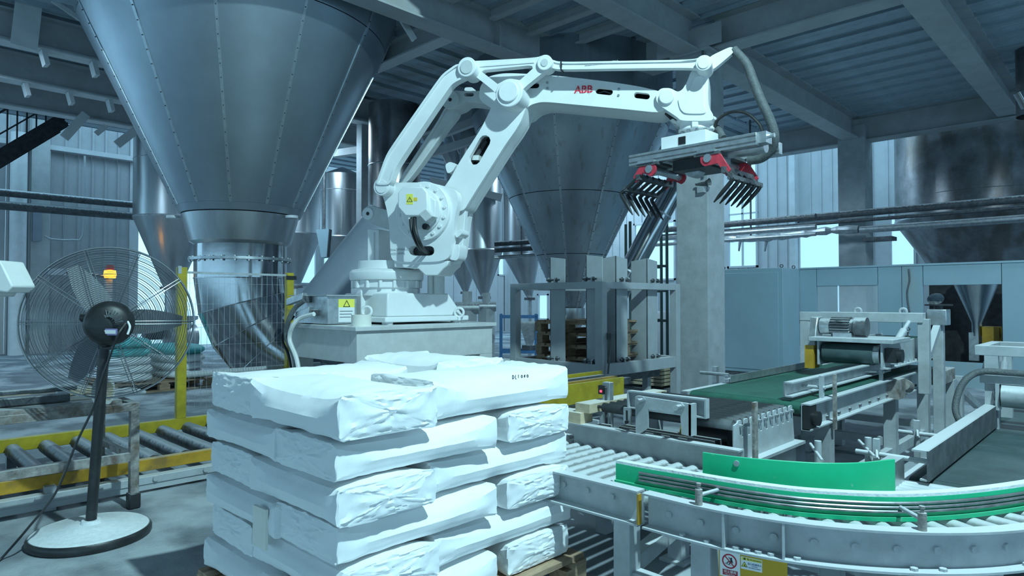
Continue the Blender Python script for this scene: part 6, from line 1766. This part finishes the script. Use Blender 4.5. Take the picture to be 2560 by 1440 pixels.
rg = .432
def gpt(r, h, a, b1, e1): return fc + (b1 * math.cos(a) + e1 * math.sin(a)) * r + ax * h
b1 = ax.orthogonal().normalized(); e1 = ax.cross(b1)
def dome(r, side): return side * (.105 - .085 * (r / rg) ** 2.6)
for side, nm in ((-1, 'rear_guard_rings'), (1, 'front_guard_rings')):
    mb = MB()
    rr = .12
    while rr < rg - .004:
        mb.ring(fc + ax * dome(rr, side), ax, rr, .0014, 72, 4); rr += .0105 if side < 0 else .0135
    part(mb, nm, M['wire'], fan, kind='stuff')
part(MB().ring(fc, ax, rg, .006, 80, 6).ring(fc + ax * .02, ax, rg, .004, 80, 6).ring(fc - ax * .02, ax, rg, .004, 80, 6), 'guard_rim', M['wire'], fan)
for k in range(10):
    a = 2 * math.pi * k / 10 + .15
    mb = MB()
    for side, da in ((-1, -.02), (-1, .02), (1, .0)):
        mb.tube([gpt(r, dome(r, side) + side * .002, a + da * rg / max(r, .1), b1, e1) for r in (.09, .17, .25, .33, .39, rg)], .0022, 5)
    part(mb, 'guard_spoke', M['wire'], fan)
for k in range(3):
    a = 2 * math.pi * k / 3 + 2.85; mb = MB(); vs = []
    n = 8
    for i in range(n + 1):
        r = .05 + (.37 - .05) * i / n; w = .035 + .06 * math.sin(math.pi * min(1, .25 + .75 * i / n)) 
        for s in (-1, 1):
            t = a + s * w / max(r, .12) * .8
            vs.append(gpt(r, s * .035, t, b1, e1))
    o = len(vs)
    vs2 = vs + [v + ax * .003 for v in vs]
    fs = [(2 * i, 2 * i + 2, 2 * i + 3, 2 * i + 1) for i in range(n)] + [(o + 2 * i, o + 2 * i + 1, o + 2 * i + 3, o + 2 * i + 2) for i in range(n)]
    part(MB().add(vs2, fs), 'blade', M['blade'], fan)
part(MB().cyl(fc - ax * .03, fc + ax * .06, .055, n=24), 'blade_hub', M['blackm'], fan)
mcn = fc - ax * .24
part(MB().lathe([(0, -.06), (.085, -.055), (.112, -.03), (.122, .02), (.122, .12), (.10, .16), (.05, .17)], mcn, 36, axis=ax), 'motor', M['black'], fan)
vt = MB()
for k in range(13):
    a = math.pi * (.06 + .88 * k / 12)
    u_, w_ = RT, UP
    p = mcn - ax * .066
    d = RT * math.cos(a) + Z_ * math.sin(a)
    vt.bar(p + d * .035, p + d * .075, .007, .004, up=ax)
part(vt, 'vent_slots', M['hose'], fan, kind='stuff')
part(MB().obx(mcn - ax * .062 - Z_ * .045 + RT * .005, (RT, ax, Z_ - ax * .2), (.042, .003, .018)), 'rating_plate', M['purple'], fan)
part(MB().obx(mcn - ax * .066 - Z_ * .045 + RT * .005, (RT, ax, Z_ - ax * .2), (.032, .002, .010)), 'rating_print', M['labelw'], fan)
part(MB().cyl(mcn - RT * .11 + Z_ * .03, mcn - RT * .15 + Z_ * .03, .022, n=14), 'tilt_knob', M['black'], fan)
part(MB().cyl(mcn - Z_ * .10 + ax * .03, V((ptop.x, ptop.y, ptop.z - .02)), .03, n=14).obx(V((ptop.x, ptop.y, ptop.z + .0)), (RT, ax, Z_), (.036, .03, .05)), 'yoke', M['black'], fan)
part(MB().cyl(V((ptop.x, ptop.y, ptop.z)) - RT * .05, V((ptop.x, ptop.y, ptop.z)) + RT * .05, .018, n=10), 'yoke_bolt', M['galv'], fan)
cab_pts = [mcn + RT * .09 - ax * .03, P(296, 835, d=3.5), P(282, 870, d=3.5), P(262, 930, d=3.5), P(235, 1015, d=3.55), P(190, 1110, d=3.5)]
cab_pts += [P(140, 1230, d=3.40), P(70, 1320, d=3.3)]
f1 = P(0, 1400, z=.008); f2 = P(-40, 1440, z=.008)
part(MB().tube(catmull(cab_pts + [f1, f2], 8), .006, 6), 'power_cord', M['black'], fan)
part(MB().tube(catmull([mcn + RT * .10 + Z_ * .01, mcn + RT * .112 - Z_ * .02 - ax * .01, mcn + RT * .10 - Z_ * .06 - ax * .02], 6), .006, 6), 'cord_sleeve', M['pwhite'], fan)

# ---- worn workbench
wbx, wby = 1.30, 4.60
wt = thing('workbench', 'battered rusty steel workbench with plank top behind the fan', 'table', (wbx - .8, wby + .4, 0))
WTZ = .68; wx0, wx1 = -1.2, wbx + .03; wy0, wy1 = wby - .03, wby + .78
part(MB().box(wx0, wy0, WTZ - .07, wx1, wy0 + .05, WTZ - .02), 'front_rail', M['rust'], wt, .003)
part(MB().box(wx0, wy1 - .05, WTZ - .07, wx1, wy1, WTZ - .02), 'back_rail', M['rust'], wt)
part(MB().box(wx1 - .05, wy0 + .05, WTZ - .07, wx1, wy1 - .05, WTZ - .02), 'side_rail', M['rust'], wt)
pl0 = None
for k in range(5):
    y = wy0 + (wy1 - wy0) * k / 5
    part(MB().box(wx0, y + .004, WTZ - .02, wx1 - .04 * (k % 2) - .1, y + (wy1 - wy0) / 5 - .004, WTZ + .008 + .004 * (k % 2)), 'plank', M['woodl' if k % 2 else 'rust'], wt)
for x in (wx1 - .05, wx0 + .3):
    for y in (wy0, wy1 - .05):
        part(MB().box(x, y, .0, x + .05, y + .05, WTZ - .07), 'leg', M['rust'], wt, .003)
part(MB().box(wx1 - .06, wy0 - .01, 0, wx1 + .01, wy0 + .06, .10), 'leg_wrap', M['blackm'], wt, .01)
part(MB().box(wx0, wy0, .30, wx1 - .05, wy0 + .04, .35), 'foot_rail', M['rust'], wt)
part(MB().box(wx1 - .05, wy0 + .05, .30, wx1 - .01, wy1 - .05, .34), 'side_foot_rail', M['rust'], wt)
# things on the bench
q = P(80, 990, z=WTZ + .03)
solo(MB().box(q.x - .55, q.y - .0, WTZ + .013, q.x + .35, q.y + .22, WTZ + .05), 'wooden_board', M['woodl'], 'pale wooden board lying on the workbench', 'board', bevel=.003)
q = P(60, 995, z=WTZ + .02)
tl = thing('heat_sealer', 'dark dusty hand sealer on the workbench under the fan guard', 'tool', (q.x, q.y - .15, WTZ + .013))
part(MB().box(q.x - .35, q.y - .30, WTZ + .013, q.x + .18, q.y - .18, WTZ + .06), 'base', M['dark'], tl, .006)
part(MB().box(q.x - .30, q.y - .28, WTZ + .075, q.x + .22, q.y - .22, WTZ + .10), 'arm', M['dark'], tl, .006)
part(MB().box(q.x + .12, q.y - .28, WTZ + .06, q.x + .17, q.y - .22, WTZ + .075), 'hinge', M['galv'], tl)
q = P(272, 985, z=WTZ + .075)
rt_ = thing('tape_roll', 'white tape roll standing on edge on the workbench', 'tape roll', (q.x, q.y, WTZ + .012))
rd = V((.75, -.6, 0)).normalized(); c = V((q.x - .02, q.y + .03, WTZ + .09))
part(MB().lathe([(.055, -.03), (.076, -.03), (.076, .03), (.055, .03), (.055, -.03)], c, 36, axis=rd), 'tape', M['pwhite'], rt_)
part(MB().lathe([(.050, -.03), (.055, -.03), (.055, .03), (.050, .03), (.050, -.03)], c, 36, axis=rd), 'core', M['woodl'], rt_)
q = P(300, 985, z=WTZ + .01)
solo(MB().box(q.x - .10, q.y - .12, WTZ + .014, q.x + .12, q.y + .16, WTZ + .03), 'paper_pad', M['dustw'], 'white paper pad at the right end of the workbench', 'paper')

# ---- scale indicator on a post at the far left
SD = 3.5
sc = thing('scale_indicator', 'white weighing indicator on a steel post at the left edge', 'weighing display', P(20, 960, d=SD))
c = P(6, 702, d=SD)
prof = [(-.16, -.06), (-.16, .105), (.045, .105), (.085, .03), (.115, -.03), (.085, -.065), (.02, -.055), (-.0, -.085), (-.16, -.085)]
part(MB().prism(prof, [], lambda u, v, d: c + RT * u + Z_ * v + fwh * d, -.08, .09), 'housing', M['pwhite'], sc, .008)
part(MB().obx(c + RT * .075 + Z_ * .012 - fwh * .0, (V((RT.x * .5, RT.y * .5, -.8)), fwh, Z_), (.05, .06, .006)), 'display_window', M['pane'], sc)
part(MB().cyl((c.x - RT.x * .09, c.y - RT.y * .09, 0), (c.x - RT.x * .09, c.y - RT.y * .09, c.z - .08), .035, n=20), 'post', M['galv'], sc)
part(MB().cyl((c.x - RT.x * .09, c.y - RT.y * .09, c.z - .16), (c.x - RT.x * .09, c.y - RT.y * .09, c.z - .08), .055, n=20), 'collar', M['pwhite'], sc)

# ---- left roller conveyor with yellow rails
LC = thing('roller_conveyor', 'low pallet roller conveyor with yellow rails at the left', 'conveyor', (1.4, 5.6, 0))
yn, yf, lz = 5.02, 6.22, .25
part(MB().box(-.9, yf, lz - .10, 2.75, yf + .06, lz + .0), 'far_rail', M['yellow'], LC, .004)
part(MB().box(-.9, yn - .06, lz - .12, 2.72, yn, lz - .04), 'near_rail', M['orange'], LC, .004)
part(MB().box(-.9, yn - .05, lz - .02, 1.2, yn + .01, lz + .02), 'upper_rail', M['rust'], LC)
part(MB().box(-.9, yn - .14, lz - .19, 2.72, yn - .06, lz - .14), 'lower_channel', M['frame'], LC, .003)
part(MB().box(-.9, yn - .13, .02, 2.72, yn - .125, lz - .19), 'lower_web', M['frameg'], LC)
r0 = None
for k in range(17):
    x = -.75 + .21 * k
    q = MB().cyl((x, yn + .02, lz - .085), (x, yf - .03, lz - .085), .052, n=20).cyl((x, yn, lz - .085), (x, yf, lz - .085), .015, n=8)
    if r0 is None: r0 = part(q, 'roller', M['rollerl'], LC)
    else: clone(r0, (.21 * k, 0, 0), LC)
b = None
for k in range(8):
    x = .2 + .33 * k
    q = MB().cyl((x, yn - .155, .09), (x, yn - .13, .09), .018, n=8)
    if b is None: b = part(q, 'bolt', M['frameg'], LC)
    else: clone(b, (.33 * k, 0, 0), LC)
for x in (-.6, .9, 2.4):
    for y in (yn - .12, yf): part(MB().box(x, y, 0, x + .06, y + .055, lz - .10), 'leg', M['frameg'], LC)
part(MB().box(2.5, yf - .005, lz + .0, 2.75, yf + .065, lz + .05), 'rail_shoe', M['yellow'], LC)

# ---- yellow fence with wire mesh
FY = yf + .03
pA, pB = P(452, 900, y=FY).x, P(722, 900, y=FY).x
zf = P(452, 668, y=FY).z
fe = thing('safety_fence', 'yellow-posted wire mesh safety fence before the elbow duct', 'fence', ((pA + pB) / 2, FY, 0))
part(MB().box(pA - .04, FY - .03, lz, pA + .04, FY + .03, zf), 'post', M['yellow'], fe, .003)
part(MB().box(pB - .035, FY - .03, 0, pB + .035, FY + .03, zf - .02), 'post', M['yellow'], fe, .003)
part(MB().box(pA - .04, FY - .032, zf - .06, pA - .01, FY - .02, zf + .01), 'post_cap', M['frame'], fe)
part(MB().box(pB - .05, FY - .035, zf - .09, pB + .06, FY - .03, zf - .05), 'clamp', M['black'], fe)
part(MB().box(pA + .04, FY - .008, zf - .055, pB - .035, FY + .008, zf - .035), 'top_wire', M['frame'], fe)
mw = MB(); k = 0
x = pA + .07
while x < pB - .04:
    mw.cyl((x, FY, .30), (x, FY, zf - .05), .0016, n=4); x += .052
z = .32
while z < zf - .05:
    mw.cyl((pA + .04, FY + .004, z), (pB - .035, FY + .004, z), .0016, n=4); z += .19
part(mw, 'wire_mesh', M['galv'], fe, kind='stuff')
part(MB().cyl((pA + .04, FY + .1, .62), (pB + .4, FY + .1, .62), .03, n=12), 'lower_bar', M['frameg'], fe)
